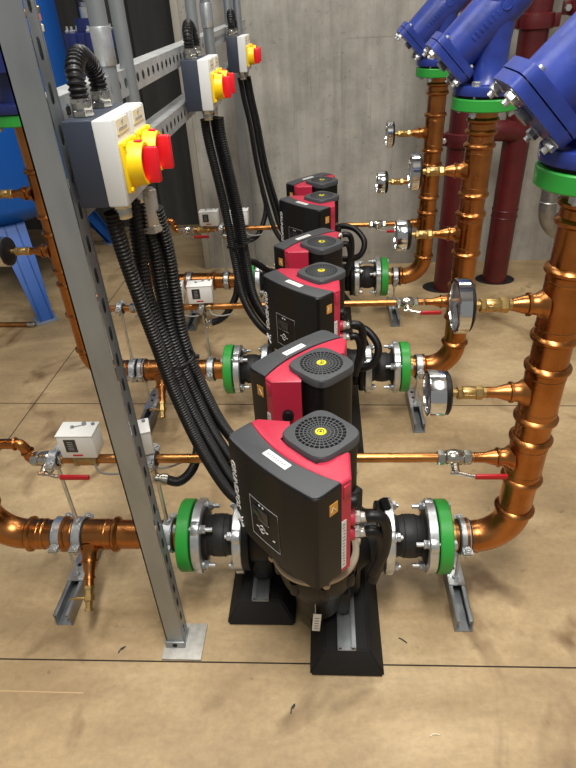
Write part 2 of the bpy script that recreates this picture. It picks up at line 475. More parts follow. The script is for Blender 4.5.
    # supply cables loop from the glands down to the pump
    for k, z in enumerate((.470, .430)):
        mb = MB(); s_ = 1 if k else 1.25
        p = g0+q*.022+V((0, 0, z)); e = .006*k
        mb.tube(smooth_path([p, p+q*.012+V((0, 0, .003)), p+q*(.030-e)+V((0, 0, -.004)), p+q*(.038-e)+V((0, 0, -.035)), p+q*(.036-e)+V((.002, -.002, -.09+.02*k)), p+q*.02+V((.004, -.01, -.15+.02*k))], 8), .0115, 12)
        mb.build('cable', HOSE, root, **at)

def make_pump():
    t = thing('twin_head_pump', 'x', 'pump', (0, 0, 0), 0, 'twin head pumps on rubber blocks')
    mb = MB()
    for sy in (-1, 1):
        y = .1215*sy; x = .025-.014
        mb.lathe((x, y, .105), (0, 0, 1), [(0, .035), (.01, .05), (.07, .056), (.095, .068), (.115, .079), (.14, .085), (.178, .087), (.186, .084), (.196, .06), (.30, .055)], 40)
        for k in range(8):
            a = 2*PI*k/8+.2; mb.cyl((x+.083*math.cos(a), y+.083*math.sin(a), .240), (x+.083*math.cos(a), y+.083*math.sin(a), .276), .011, seg=10, bev=.002)
    mb.tube(smooth_path([(-.165, 0, ZP), (-.1, 0, ZP), (-.04, -.02, ZP), (0, -.06, ZP)], 8), .062, 24)
    mb.tube(smooth_path([(-.165, 0, ZP), (-.1, 0, ZP), (-.04, .02, ZP), (0, .06, ZP)], 8), .062, 24)
    mb.tube(smooth_path([(.165, 0, ZP), (.12, 0, ZP), (.08, -.03, ZP), (.05, -.07, ZP)], 8), .062, 24)
    mb.tube(smooth_path([(.165, 0, ZP), (.12, 0, ZP), (.08, .03, ZP), (.05, .07, ZP)], 8), .062, 24)
    mb.box((.03, 0, .17), (.16, .20, .15), .02)
    for sx in (-1, 1): mb.cyl((.148*sx, 0, ZP), (.165*sx, 0, ZP), .083, seg=40, bev=.003)
    # feet down to the strut channels of the two blocks
    mb.box((-.125, .02, .135), (.05, .12, .105), .008); mb.box((.055, -.06, .120), (.055, .15, .075), .006)
    mb.tube(smooth_path([(.165, .02, .30), (.175, .0, .26), (.14, -.03, .22)], 8), .012, 10)
    mb.build('pump_housing', CAST, t)
    mb = MB(); mb.box((0, 0, 0), (.018, .0012, .062), .0004, M=Matrix.Translation((.008, -.185, .125)) @ Matrix.Rotation(.08, 4, 'Y'))
    mb.mi = 1
    for k in range(5): mb.box((0, -.0008, -.02+k*.009), (.010, .0006, .003), M=Matrix.Translation((.008, -.185, .125)) @ Matrix.Rotation(.08, 4, 'Y'))
    mb.mi = 2; mb.tube([(.006, -.185, .144), (.006, -.182, .185), (.008, -.178, .245)], .0008, 5)
    mb.build('hanging_tag', [WHITE, PALEINK, GALV_L], t)
    make_head(t, (.025, -.1195, 0), math.radians(-45), True)
    make_head(t, (.026, .124, 0), math.radians(-135), False)
    return t
pump = make_pump()
PL = ['black and red twin head pump nearest the camera, in front of the other two',
      'black and red twin head pump in the middle of the three',
      'black and red twin head pump farthest away, just in front of the concrete wall']
pump['label'] = PL[0]
for i in (1, 2): dup(pump, (0, ROWS[i], 0), PL[i])

# rubber blocks with strut channel let into the top
def make_block():
    t = thing('rubber_support_block', 'x', 'support block', (0, 0, 0), 0, 'rubber blocks under the pumps')
    mb = MB(); w, l, h = .0835, .20, .068
    bm = mb.bm; b = []
    for (z, ix, iy) in ((0, .003, .003), (.005, 0, 0), (.014, .0005, .0005), (h-.004, .029, .019), (h, .034, .023)):
        b.append([bm.verts.new((sx*(w-ix), sy*(l-iy), z)) for sx, sy in ((-1, -1), (1, -1), (1, 1), (-1, 1))])
    for a, c in zip(b, b[1:]):
        for i in range(4): mb._f((a[i], a[(i+1) % 4], c[(i+1) % 4], c[i]))
    mb._f(b[0][::-1]); mb._f(b[-1])
    bmesh.ops.bevel(bm, geom=[e for e in bm.edges if abs((e.verts[0].co-e.verts[1].co).z) > .004 or True and e.verts[0].co.z > .06 and e.verts[1].co.z > .06], offset=.004, segments=2, affect='EDGES')
    mb.build('block', BLOCKM, t, angle=30)
    mb = MB(); c = .0205; L_ = .36
    mb.box((0, 0, h+.0015), (2*c, L_, .003))
    for s_ in (-1, 1):
        mb.box((s_*(c-.00125), 0, h+.006), (.0025, L_, .012)); mb.box((s_*(c-.005), 0, h+.0125), (.0095, L_, .0025))
    for k in range(5): mb.box((0, -.16+k*.08, h+.0033), (.012, .03, .0008))
    mb.build('strut_channel', GALV, t)
    return t
blk = make_block(); blk.location = (.0745, -.036, 0)
BLA = ['black rubber block with strut channel under the front right of the nearest pump',
       'black rubber block with strut channel under the front right of the middle pump',
       'black rubber block with strut channel under the front right of the pump by the wall']
BLB = ['black rubber block under the left side of the nearest pump, behind the post foot',
       'black rubber block under the left side of the middle pump',
       'black rubber block under the left side of the pump by the wall']
blk['label'] = BLA[0]
for i in range(3):
    if i: dup(blk, (.0745, ROWS[i]-.036, 0), BLA[i])
    dup(blk, (-.1305, ROWS[i]+.088, 0), BLB[i])

# ------------------------------------------------------------------ rubber joints
def bolt_mb(p, d, l0, l1):
    """stud through a flange pair: l0 behind p, l1 ahead, nut at p"""
    mb = MB(); d = V(d); p = V(p)
    mb.cyl(p-d*l0, p+d*l1, .0052, seg=10); mb.ring(p, p+d*.0022, .0115, .004, 16, .0004); mb.nut(p+d*.0022, d, .0105, .010)
    return mb
def make_joint():
    t = thing('rubber_expansion_joint', 'x', 'pipe joint', (0, 0, 0), 0, 'rubber joints either side of the pumps')
    # built for the right side: x runs from the pump flange (0) to the green flange (.122)
    mb = MB(); prof = [(.020, .074), (.024, .068), (.028, .052), (.036, .0475)]
    prof += [(.036+.052*k/12, .0475+.0045*math.sin(PI*k/12)) for k in range(1, 12)]
    prof += [(.088, .047), (.094, .052), (.098, .068), (.101, .074)]
    mb.lathe((0, 0, 0), (1, 0, 0), prof, 40)
    for x in (.048, .076): mb.torus((x, 0, 0), (1, 0, 0), .0508, .0012, 40, 6)
    mb.build('bellows', RUBBER, t)
    for (xa, xb, d, rot) in ((.001, .023, 1, .0), (.098, .120, -1, .22)):
        mb = MB()
        mb.ring((xa, 0, 0), (xb, 0, 0), .085, .048, 48, .002)
        for k in range(4):
            a = PI/4+rot+k*PI/2
            mb.cyl((xa+.0015, .069*math.cos(a), .069*math.sin(a)), (xb-.0015, .069*math.cos(a), .069*math.sin(a)), .022, seg=24, bev=.002)
        fl = mb.build('flange', GALV_L, t)
        for k in range(4):
            a = PI/4+rot+k*PI/2; y, z = .071*math.cos(a), .071*math.sin(a)
            x = xb if d > 0 else xa
            bolt_mb((x, y, z), (d, 0, 0), .048 if d < 0 else .032, .028 if d < 0 else .017).build('bolt', GALV_L, fl)
    return t
joint0 = make_joint(); joint0.location = (.166, 0, ZP)
joint0['label'] = 'black rubber joint between the nearest pump and the right copper riser'
dup(joint0, (-.164, 0, ZP), 'black rubber joint left of the nearest pump, beside the steel post', PI)
for i, w in ((1, 'middle pump'), (2, 'pump by the concrete wall')):
    dup(joint0, (.166, ROWS[i], ZP), 'black rubber joint at the right side of the '+w)
    dup(joint0, (-.164, ROWS[i], ZP), 'black rubber joint at the left side of the '+w, PI)

# ------------------------------------------------------------------ big copper pipes
def bead(mb, p, d, r=R): mb.lathe(p, d, [(-.009, r+.0005), (-.007, r+.004), (-.003, r+.008), (.002, r+.0082), (.006, r+.005), (.009, r+.0005)], 32, caps=False)
def groove(mb, p, d, r=R): mb.lathe(p, d, [(-.004, r+.001), (-.001, r+.003), (.002, r+.003), (.005, r+.001)], 32, caps=False)
def sleeve(mb, p0, p1, dr=.0022): mb.cyl(p0, p1, R+dr, seg=36)
def elbow_pts(x, s, rad=.088):
    # from horizontal at z=ZP to vertical at x; s=+1 right side
    return [(x-s*rad+s*rad*math.sin(a), 0, ZP+rad-rad*math.cos(a)) for a in [PI/2*k/14 for k in range(15)]]
def branch(mb, x, z, s, ln=.075):
    # reducing tee outlet toward -s
    d = V((-s, 0, 0))
    mb.lathe((x-s*.030, 0, z), d, [(0, .030), (.010, .0235), (.016, .0195), (.026, .0185), (.027, .0215), (.032, .0215), (.033, .0175), (.040, .0165), (.056, .0115), (.058, .0110), (ln, .0110)], 24)

def make_riser(s, x, tees, top, xin, zflange):
    t = thing('copper_riser_pipe', 'x', 'pipe', (0, 0, 0), 0, 'large copper riser pipes')
    mb = MB()
    mb.tube([(xin, 0, ZP)]+elbow_pts(x, s)+[(x, 0, top)], R, 36)
    mb.build('pipe', COPPER, t)
    mb = MB(); mb.tube(elbow_pts(x, s), R+.0015, 36)
    bead(mb, (x, 0, ZP+.098), (0, 0, 1)); bead(mb, (x-s*.098, 0, ZP), (1, 0, 0)); groove(mb, (x-s*.075, 0, ZP), (1, 0, 0))
    mb.build('elbow', COPPER, t)
    for (z, h, ln) in tees:
        mb = MB(); sleeve(mb, (x, 0, z-h), (x, 0, z+h))
        bead(mb, (x, 0, z-h), (0, 0, 1)); bead(mb, (x, 0, z+h), (0, 0, 1)); groove(mb, (x, 0, z-h+.020), (0, 0, 1)); groove(mb, (x, 0, z+h-.020), (0, 0, 1))
        branch(mb, x, z, s, ln)
        mb.build('tee', COPPER, t)
    mb = MB(); sleeve(mb, (x, 0, zflange-.075), (x, 0, zflange-.02)); bead(mb, (x, 0, zflange-.075), (0, 0, 1)); bead(mb, (x, 0, zflange-.045), (0, 0, 1)); mb.build('adaptor', COPPER, t)
    # green backing flanges: at the pump end and below the strainer
    for (p, d) in (((s*.2885 if s > 0 else -.2885, 0, ZP), (s, 0, 0)), ((x, 0, zflange-.017), (0, 0, 1))):
        p, d = V(p), V(d)
        mb = MB(); mb.ring(p, p+d*.030, .0875, .036, 56, .0025)
        fl = mb.build('flange', GREEN, t)
        if d.z:
            for k in range(4):
                a = PI/4+k*PI/2+.15; q = p+V((.071*math.cos(a), .071*math.sin(a), 0))
                bolt_mb(q, -d, .06, .016).build('bolt', GALV_L, fl)
        else:
            for k in range(4):
                a = PI/4+.22*s+k*PI/2; q = p+d*.030+V((0, .071*math.cos(a), .071*math.sin(a)))
                mb = MB(); mb.nut(q, d, .0105, .008); mb.build('bolt', GALV_L, fl)
        if not d.z:
            mb = MB(); mb.ring(p-d*.0035, p+d*.0005, .070, .045, 40, .0005); mb.build('gasket', RUBBER, t)
            mb = MB(); mb.ring(p+d*.030, p+d*.046, R+.002, R-.002, 32, .001); mb.build('weld_neck', BRASS, t)
    return t
RX = [.459, .468, .477]
RTEE = [[(.446, .055, .08), (.615, .060, .078), (.806, .066, .059)],
        [(.446, .055, .08), (.671, .060, .072), (.855, .067, .055)],
        [(.446, .050, .08), (.625, .066, .074), (.813, .066, .057)]]
ZF = 1.032
for i, l in enumerate(('tall copper riser nearest the camera on the right, with two gauges',
        'copper riser right of the middle pump, rising in front of a red pipe',
        'copper riser farthest away on the right, against the concrete wall')):
    rr = make_riser(1, RX[i], RTEE[i], ZF-.015, .29, ZF); rr['label'] = l; rr.location.y = ROWS[i]

def make_left():
    t = thing('copper_riser_pipe', 'x', 'pipe', (0, 0, 0), 0, 'large copper riser pipes')
    mb = MB(); mb.tube([(-.29, 0, ZP)]+[(p[0], p[1], p[2]) for p in elbow_pts(XL, -1)]+[(XL, 0, 1.04)], R, 36); mb.build('pipe', COPPER, t)
    mb = MB(); mb.tube(elbow_pts(XL, -1), R+.0015, 36); bead(mb, (XL, 0, ZP+.098), (0, 0, 1)); bead(mb, (XL+.098, 0, ZP), (1, 0, 0)); groove(mb, (XL+.12, 0, ZP), (1, 0, 0)); mb.build('elbow', COPPER, t)
    # horizontal tee with the drain outlet
    mb = MB(); sleeve(mb, (-.615, 0, ZP), (-.49, 0, ZP)); bead(mb, (-.615, 0, ZP), (1, 0, 0)); bead(mb, (-.485, 0, ZP), (1, 0, 0)); groove(mb, (-.51, 0, ZP), (1, 0, 0)); groove(mb, (-.594, 0, ZP), (1, 0, 0))
    d = V((.12, -.80, -.58)).normalized(); p = V((-.555, 0, ZP))+d*.028
    mb.lathe(p, d, [(0, .030), (.012, .0225), (.02, .0195), (.034, .0185), (.035, .0215), (.040, .0215), (.041, .0165), (.05, .0160), (.064, .0125), (.072, .0125), (.073, .0145), (.079, .0145), (.080, .0115), (.095, .0115)], 24)
    mb.build('tee', COPPER, t)
    mb = MB(); sleeve(mb, (-.70, 0, ZP), (-.665, 0, ZP)); groove(mb, (-.668, 0, ZP), (1, 0, 0)); mb.build('coupling', COPPER, t)
    for (z, h) in ((.655, .06), (.835, .066)):
        mb = MB(); sleeve(mb, (XL, 0, z-h), (XL, 0, z+h)); bead(mb, (XL, 0, z-h), (0, 0, 1)); bead(mb, (XL, 0, z+h), (0, 0, 1)); groove(mb, (XL, 0, z-h+.02), (0, 0, 1))
        branch(mb, XL, z, 1); mb.build('tee', COPPER, t)
    z, h = .49, .055
    mb = MB(); sleeve(mb, (XL, 0, z-h), (XL, 0, z+h)); bead(mb, (XL, 0, z-h), (0, 0, 1)); bead(mb, (XL, 0, z+h), (0, 0, 1)); branch(mb, XL, z, -1); mb.build('tee', COPPER, t)
    for (p, d) in (((-.2885, 0, ZP), (-1, 0, 0)), ((XL, 0, 1.03), (0, 0, 1))):
        p, d = V(p), V(d)
        mb = MB(); mb.ring(p, p+d*.030, .0875, .036, 56, .0025); fl = mb.build('flange', GREEN, t)
        for k in range(4):
            a = PI/4-.22+k*PI/2
            if d.z: bolt_mb(p+V((.071*math.cos(a), .071*math.sin(a), 0)), -d, .06, .016).build('bolt', GALV_L, fl)
            else:
                mb = MB(); mb.nut(p+d*.030+V((0, .071*math.cos(a), .071*math.sin(a))), d, .0105, .008); mb.build('bolt', GALV_L, fl)
        if not d.z:
            mb = MB(); mb.ring(p-d*.0035, p+d*.0005, .070, .045, 40, .0005); mb.build('gasket', RUBBER, t)
    return t
lr = make_left(); lr['label'] = 'copper pipe left of the nearest pump, passing behind the post foot, with a drain'
dup(lr, (0, ROWS[1], 0), 'copper pipe left of the middle pump, rising close behind the steel post')
dup(lr, (0, ROWS[2], 0), 'copper pipe left of the pump by the wall, mostly behind the black conduits')

# brass drain cocks
def make_drain():
    t = thing('drain_cock', 'x', 'valve', (0, 0, 0), 0, 'brass drain cocks')
    d = V((.12, -.80, -.58)).normalized(); o = V((-.555, 0, ZP))+d*.122
    mb = MB(); mb.lathe(o, d, [(0, .0125), (.008, .0125), (.009, .010), (.02, .010), (.021, .013), (.034, .013), (.036, .009), (.05, .008), (.053, .0105), (.058, .0105)], 6)
    mb.build('body', BRASS, t)
    mb = MB(); a = o+d*.028; mb.tube([a, a+V((-.03, -.004, .004)), a+V((-.045, -.006, .0))], .003, 8); mb.build('handle', BRASS, t)
    return t
dr = make_drain(); dr['label'] = 'brass drain cock hanging below the near left copper pipe'
dup(dr, (0, ROWS[1], 0), 'brass drain cock under the middle left copper pipe, beside the black conduits')
dup(dr, (0, ROWS[2], 0), 'brass drain cock under the far left copper pipe near the wall')

# ------------------------------------------------------------------ pressure gauges
def make_gauge(r=.050, dep=.032):
    # local: stem joins at x=0 (right end of the fitting); dial faces -x
    t = thing('pressure_gauge', 'x', 'gauge', (0, 0, 0), 0, 'pressure gauges on the copper risers')
    mb = MB()
    mb.cyl((-.012, 0, 0), (.0, 0, 0), .0105, seg=16); mb.nut((-.026, 0, 0), (1, 0, 0), .0145, .014)
    mb.cyl((-.052, 0, 0), (-.026, 0, 0), .0125, seg=18, bev=.001); mb.nut((-.062, 0, 0), (1, 0, 0), .0135, .010); mb.cyl((-.075, 0, 0), (-.06, 0, 0), .008, seg=12)
    mb.cyl((-.040, 0, 0), (-.040, -.018, .004), .006, seg=10); mb.box((-.040, -.019, .004), (.022, .004, .007), .001)
    mb.build('brass_cock', BRASS, t)
    x = -.075
    mb = MB(); mb.lathe((x, 0, 0), (-1, 0, 0), [(0, .012), (.002, r*.8), (.006, r*.94), (dep*.45, r*.95)], 40); mb.build('case', BLACK, t)
    mb = MB(); pr = [(dep*.30, r*.95), (dep*.33, r), (dep*.95, r), (dep, r*.97), (dep*1.0, r*.88), (dep*.86, r*.87), (dep*.80, r*.87)]
    mb.lathe((x, 0, 0), (-1, 0, 0), pr, 48, caps=False); mb.build('bezel', CHROME, t)
    mb = MB(); mb.cyl((x-dep*.80, 0, 0), (x-dep*.76, 0, 0), r*.88, seg=40); mb.mi = 1
    for k in range(21):
        a = math.radians(-45+270*k/20); rr_ = r*(.78 if k % 2 else .74)
        mb.box((0, 0, 0), (.0004, .0012, r*.09), M=Matrix.Translation((x-dep*.805, rr_*math.cos(a), rr_*math.sin(a))) @ Matrix.Rotation(a+PI/2, 4, 'X'))
    mb.box((0, 0, r*.25), (.0008, .002, r*.75), M=Matrix.Translation((x-dep*.82, 0, 0)) @ Matrix.Rotation(2.2, 4, 'X'))
    mb.cyl((x-dep*.84, 0, 0), (x-dep*.8, 0, 0), .004, seg=12)
    mb.build('dial', [DIAL, INK], t)
    mb = MB(); mb.cyl((x-dep*.93, 0, 0), (x-dep*.90, 0, 0), r*.87, seg=40); mb.build('glass', GGLASS, t)
    return t
g = make_gauge(); g.location = (.376, 0, RTEE[0][2][0])
g['label'] = 'largest looking chrome gauge, upper one on the near right copper riser'
gt = make_gauge(.047, .046); gt.location = (.357, 0, RTEE[0][1][0])
gt['label'] = 'chrome gauge with black back, lower one on the near right copper riser'
dup(g, (.389, ROWS[1], RTEE[1][2][0]), 'upper chrome gauge on the middle right copper riser, seen over the far riser')
dup(gt, (.372, ROWS[1], RTEE[1][1][0]), 'lower chrome gauge on the middle right riser, beside the far thin pipe')
dup(g, (.396, ROWS[2], RTEE[2][2][0]), 'upper chrome gauge on the far right riser against the concrete')
dup(gt, (.379, ROWS[2], RTEE[2][1][0]), 'lower chrome gauge on the far right riser against the concrete')
dup(gt, (XL-.088, ROWS[1], .655), 'black backed gauge left of the post at the left photo edge')
dup(g, (XL-.088, ROWS[1], .835), 'gauge on the upper brass stem at the left photo edge, mostly cut off')

# ------------------------------------------------------------------ thin copper lines
ZS = .446
def make_line(jog=True):
    t = thing('copper_line', 'x', 'pipe', (0, 0, 0), 0, 'thin copper lines above the big pipes')
    mb = MB(); mb.tube([(.352, 0, ZS), (-.632 if jog else -.74, 0, ZS)], .0105, 16); mb.build('tube', COPPER_D, t)
    mb = MB(); ctr = [(-.600, 0, ZS), (-.632, 0, ZS)]
    if jog:
        mb.tube(smooth_path([(-.596, 0, ZS), (-.620, 0, ZS), (-.632, 0, ZS+.006), (-.634, 0, ZS+.022), (-.640, 0, ZS+.038), (-.652, 0, ZS+.044), (-.70, 0, ZS+.044), (-.722, 0, ZS+.044)], 6), .0115, 16)
        for x in (-.600, -.655): mb.torus((x, 0, ZS if x > -.65 else ZS+.044), (1, 0, 0), .0125, .003, 18, 6)
        mb.torus((-.633, 0, ZS+.022), (-.2, 0, 1), .0125, .003, 18, 6)
    else:
        mb.tube(smooth_path([(-.735, 0, ZS), (-.752, 0, ZS+.004), (-.760, 0, ZS+.020), (-.764, 0, ZS+.040), (-.79, 0, ZS+.044)], 6), .0115, 16)
        mb.torus((-.735, 0, ZS), (1, 0, 0), .0125, .003, 18, 6)
    mb.build('elbow', COPPER, t)
    mb = MB(); mb.nut((-.530, 0, ZS), (1, 0, 0), .0165, .012); mb.cyl((-.520, 0, ZS), (-.485, 0, ZS), .0150, seg=16, bev=.002); mb.nut((-.487, 0, ZS), (1, 0, 0), .0165, .012); mb.cyl((-.503, 0, ZS), (-.503, 0, ZS+.028), .0095, seg=14)
    mb.build('brass_tee', BRASS, t); mb = MB()
    mb.cyl((-.385, 0, ZS), (-.340, 0, ZS), .0145, seg=16, bev=.002); mb.cyl((-.366, 0, ZS), (-.366, 0, ZS+.03), .009, seg=14)
    mb.build('brass_tee', BRASS, t)
    return t
ln = make_line(); ln['label'] = 'thin copper line running past the nearest pump to the near riser'
l2 = make_line(False); l2.location.y = ROWS[1]; l2['label'] = 'thin copper line in the middle, over the middle pair of rubber joints'
dup(ln, (0, ROWS[2], 0), 'thin copper line running closest to the concrete wall')

def make_ball_valve(s):
    t = thing('ball_valve', 'x', 'valve', (0, 0, 0), 0, 'red handled ball valves')
    mb = MB(); mb.nut((-.036, 0, 0), (1, 0, 0), .0165, .016); mb.lathe((-.020, 0, 0), (1, 0, 0), [(0, .012), (.005, .0165), (.020, .0185), (.035, .0165), (.040, .012)], 20); mb.nut((.020, 0, 0), (1, 0, 0), .0165, .016)
    mb.cyl((0, -.012, -.006), (0, -.030, -.013), .0085, seg=12); mb.nut((0, -.030, -.013), (0, -1, -.4), .0075, .006); mb.build('body', NICKEL, t)
    mb = MB(); mb.tube([(-.012, -.032, -.014), (.010, -.034, -.015), (.028, -.038, -.018), (.040, -.039, -.018)], .0042, 8); mb.build('lever', NICKEL, t)
    mb = MB(); mb.box((.072, -.040, -.019), (.068, .008, .013), .0035, seg=3); mb.build('red_grip', REDHANDLE, t)
    return t
bv = make_ball_valve(1); bv.location = (.308, 0, ZS); bv['label'] = 'ball valve with red handle between the nearest pump and the near riser'
dup(bv, (-.593, 0, ZS), 'ball valve with red handle on the near thin pipe, left of the post')
dup(bv, (.30, ROWS[1], ZS), 'ball valve with red handle on the right, in front of the middle riser')
dup(bv, (-.582, ROWS[1], ZS), 'ball valve on the left part of the middle thin line, behind the post')
dup(bv, (.265, ROWS[2], ZS), 'ball valve on the right part of the thin line by the concrete wall')
dup(bv, (-.582, ROWS[2], ZS), 'ball valve with red handle left of the white boxes by the concrete corner')

# ------------------------------------------------------------------ pressure switches
def make_switch():
    t = thing('pressure_switch', 'x', 'switch', (0, 0, 0), 0, 'white pressure switches on the thin lines')
    mb = MB(); mb.box((0, 0, .031), (.080, .050, .060), .003); mb.box((0, 0, .0615), (.082, .052, .003), .001); mb.build('case', WHITEBOX, t)
    mb = MB(); mb.box((-.012, -.0253, .036), (.026, .001, .034)); mb.mi = 1
    for k in range(5): mb.box((-.012, -.026, .026+k*.005), (.012, .0006, .0012))
    mb.build('scale_window', [GLASS, PALEINK], t)
    mb = MB(); mb.cyl((-.012, .004, .063), (-.012, .004, .067), .004, seg=12); mb.cyl((.010, .016, .063), (.010, .016, .067), .005, seg=12); mb.cyl((.030, .016, .063), (.030, .016, .066), .004, seg=12); mb.tube([(-.01, .005, .0645), (.008, .012, .0645)], .001, 5); mb.build('adjuster_screw', GALV, t)
    mb = MB(); mb.box((-.002, -.0255, .010), (.022, .0008, .004)); mb.build('red_marking', REDHANDLE, t)
    mb = MB(); mb.tube(smooth_path([(.022, -.006, .004), (.022, -.010, -.016), (.032, -.022, -.040), (.062, -.022, -.048), (.10, -.016, -.046)], 8), .0026, 8); mb.build('cable', mat('grey_cable', '#8d8d88', .5), t)
    return t
sw = make_switch(); sw.location = (-.503, 0, ZS+.022); sw['label'] = 'white pressure switch box left of the post, nearest the camera'
s2 = make_switch(); s2.location = (-.386, .0, ZS+.022); s2.rotation_euler = (0, 0, .35); s2['label'] = 'white pressure switch box half hidden behind the steel post'
for (x, i, rz, l) in ((-.372, 1, .08, 'white pressure switch box under the far copper pipe, right of the conduit bundle'),
                      (-.468, 1, .08, 'white pressure switch box partly behind the near black conduits, left of its twin'),
                      (-.472, 2, 0, 'white pressure switch box before the pale wall corner, left of the far conduits'),
                      (-.338, 2, 0, 'white pressure switch box before the concrete wall, right of the far conduits')):
    dup(sw, (x, ROWS[i], ZS+.022), l, rz)

# sensor tees with black hoses
def hose(i, pts, label, tee=True):
    t = thing('sensor_hose', label, 'hose', (0, 0, 0), 0, 'black sensor hoses off the thin lines')
    mb = MB(); mb.corrugated(pts, .0115, .005, 12, .0006); mb.build('hose', HOSE, t)
    if tee:
        p = V(pts[0]); mb = MB(); d = (V(pts[1])-p).normalized()
        mb.lathe(p-d*.028, d, [(0, .008), (.004, .012), (.012, .012), (.013, .010), (.018, .010), (.019, .0135), (.032, .0135), (.034, .011)], 14)
        q = V((p.x-.022, ROWS[i], ZS)); mb.cyl(p-d*.022, q, .007, seg=10); mb.build('fitting', NICKEL, t)
    return t
hose(0, [(-.332, -.005, .388), (-.300, .0, .378), (-.272, .03, .395), (-.262, .075, .433), (-.250, .10, .452)], 'short black hose curling from a fitting right of the post toward the near conduit bundle')
hose(1, [(-.350, ROWS[1], .385), (-.318, ROWS[1], .398), (-.289, ROWS[1], .426), (-.259, ROWS[1]+.02, .478), (-.246, ROWS[1]+.05, .55), (-.21, ROWS[1]+.1, .56), (-.15, ROWS[1]+.14, .50)], 'black hose curving up from the middle thin line behind the conduits')
hose(2, [(-.405, ROWS[2], .41), (-.37, ROWS[2], .392), (-.33, ROWS[2], .386), (-.263, ROWS[2], .414), (-.224, ROWS[2]+.05, .509), (-.235, ROWS[2]+.06, .60)], 'black hose hanging by the concrete wall, left of the farthest pump')

# ------------------------------------------------------------------ clamps, rods and floor channels
def clamp_mb(x, r, w=.022):
    mb = MB(); mb.ring((x-w/2, 0, 0), (x+w/2, 0, 0), r+.0075, r+.0045, 36, .0008)
    mb.ring((x-w/2+.001, 0, 0), (x-w/2+.003, 0, 0), r+.009, r+.005, 36, .0005); mb.ring((x+w/2-.003, 0, 0), (x+w/2-.001, 0, 0), r+.009, r+.005, 36, .0005)
    for s_ in (-1, 1):
        mb.box((x, s_*(r+.015), 0), (w, .020, .004)); mb.box((x, s_*(r+.015), .006), (w, .020, .003))
        mb.cyl((x, s_*(r+.016), -.014), (x, s_*(r+.016), .018), .0035, seg=8); mb.nut((x, s_*(r+.016), .008), (0, 0, 1), .008, .007); mb.nut((x, s_*(r+.016), -.010), (0, 0, 1), .008, .007)
    return mb
def make_support(double=False):
    t = thing('pipe_support', 'x', 'pipe support', (0, 0, 0), 0, 'floor channels with pipe clamps')
    mb = MB(); c, L_ = .0205, .24
    mb.box((0, 0, .0015), (2*c, L_, .003))
    for s_ in (-1, 1):
        mb.box((s_*(c-.00125), 0, .0205), (.0025, L_, .041)); mb.box((s_*(c-.005), 0, .0398), (.0095, L_, .0024)); mb.box((s_*(c-.0087), 0, .0358), (.0022, L_, .008))
    mb.build('channel', GALV, t)
    mb = MB(); mb.box((0, .038, .0435), (.041, .115, .005), .001); mb.build('slotted_plate', GALV_L, t)
    mb = MB()
    for y in (.03, .065): mb.cyl((-.004, y, .0458), (-.004, y, .0466), .006, seg=14)
    mb.build('plate_hole', VOID, t)
    mb = MB(); mb.cyl((0, 0, .03), (0, 0, ZP-R-.004), .0045, seg=10); mb.nut((0, 0, .046), (0, 0, 1), .009, .008); mb.nut((0, 0, ZP-R-.018), (0, 0, 1), .009, .010); mb.build('threaded_rod', GALV_L, t)
    m2 = MB(); m2 = clamp_mb(0, R); cl = m2.build('clamp', GALV_L, t, loc=(0, 0, ZP))
    mb = MB(); mb.ring((-.0145, 0, 0), (.0145, 0, 0), R+.0052, R+.0004, 36, .0008); mb.build('rubber_lining', RUBBER, cl)
    return t
sp = make_support(); sp.location = (.356, 0, 0); sp['label'] = 'steel floor channel with clamp under the near right copper elbow'
dup(sp, (.356, ROWS[1], 0), 'steel floor channel with clamp at the middle riser, beside a round gauge')
dup(sp, (.356, ROWS[2], 0), 'steel floor channel with clamp under the far right elbow near the wall')
dup(sp, (-.627, 0, 0), 'steel floor channel with clamp under the near left copper pipe, left of the drain')
dup(sp, (-.621, ROWS[1], 0), 'dark floor channel with clamp under the middle left pipe, right of the post')
dup(sp, (-.600, ROWS[2], 0), 'floor channel with clamp under the far left pipe, behind the conduits')
def make_standoff():
    t = thing('standoff_clamp', 'x', 'pipe clamp', (0, 0, 0), 0, 'clamps with rods holding up the thin lines')
    cl = clamp_mb(0, R).build('big_clamp', GALV_L, t, loc=(0, 0, ZP))
    mb = MB(); mb.ring((-.0145, 0, 0), (.0145, 0, 0), R+.0052, R+.0004, 36, .0008); mb.build('rubber_lining', RUBBER, cl)
    mb = MB(); mb.cyl((0, 0, ZP+R+.004), (0, 0, ZS-.014), .0045, seg=10); mb.nut((0, 0, ZP+R+.006), (0, 0, 1), .009, .010); mb.nut((0, 0, ZS-.026), (0, 0, 1), .009, .010); mb.build('threaded_rod', GALV_L, t)
    cs = clamp_mb(0, .0125, .018).build('small_clamp', GALV_L, t, loc=(0, 0, ZS))
    mb = MB(); mb.ring((-.012, 0, 0), (.012, 0, 0), .0168, .0100, 24, .0005); mb.build('rubber_lining', RUBBER, cs)
    return t
st = make_standoff(); st.location = (-.578, 0, 0); st.location.x = -.576; st['label'] = 'zinc clamp with a rod up to the near thin line, left of the post'
for x, i, l in ((-.352, 0, 'zinc clamp with a rod up to the near thin line, just right of the post'),
                (-.652, 1, 'zinc clamp with a rod up to the middle thin line, right beside the post'),
                (-.372, 1, 'zinc clamp with a rod on the middle left pipe, behind the conduit bundle'),
                (-.425, 2, 'zinc clamp with a rod on the far left pipe, left of a white switch box'),
                (-.335, 2, 'zinc clamp with a rod on the far left pipe near the green flange')):
    dup(st, (x, ROWS[i], 0), l)

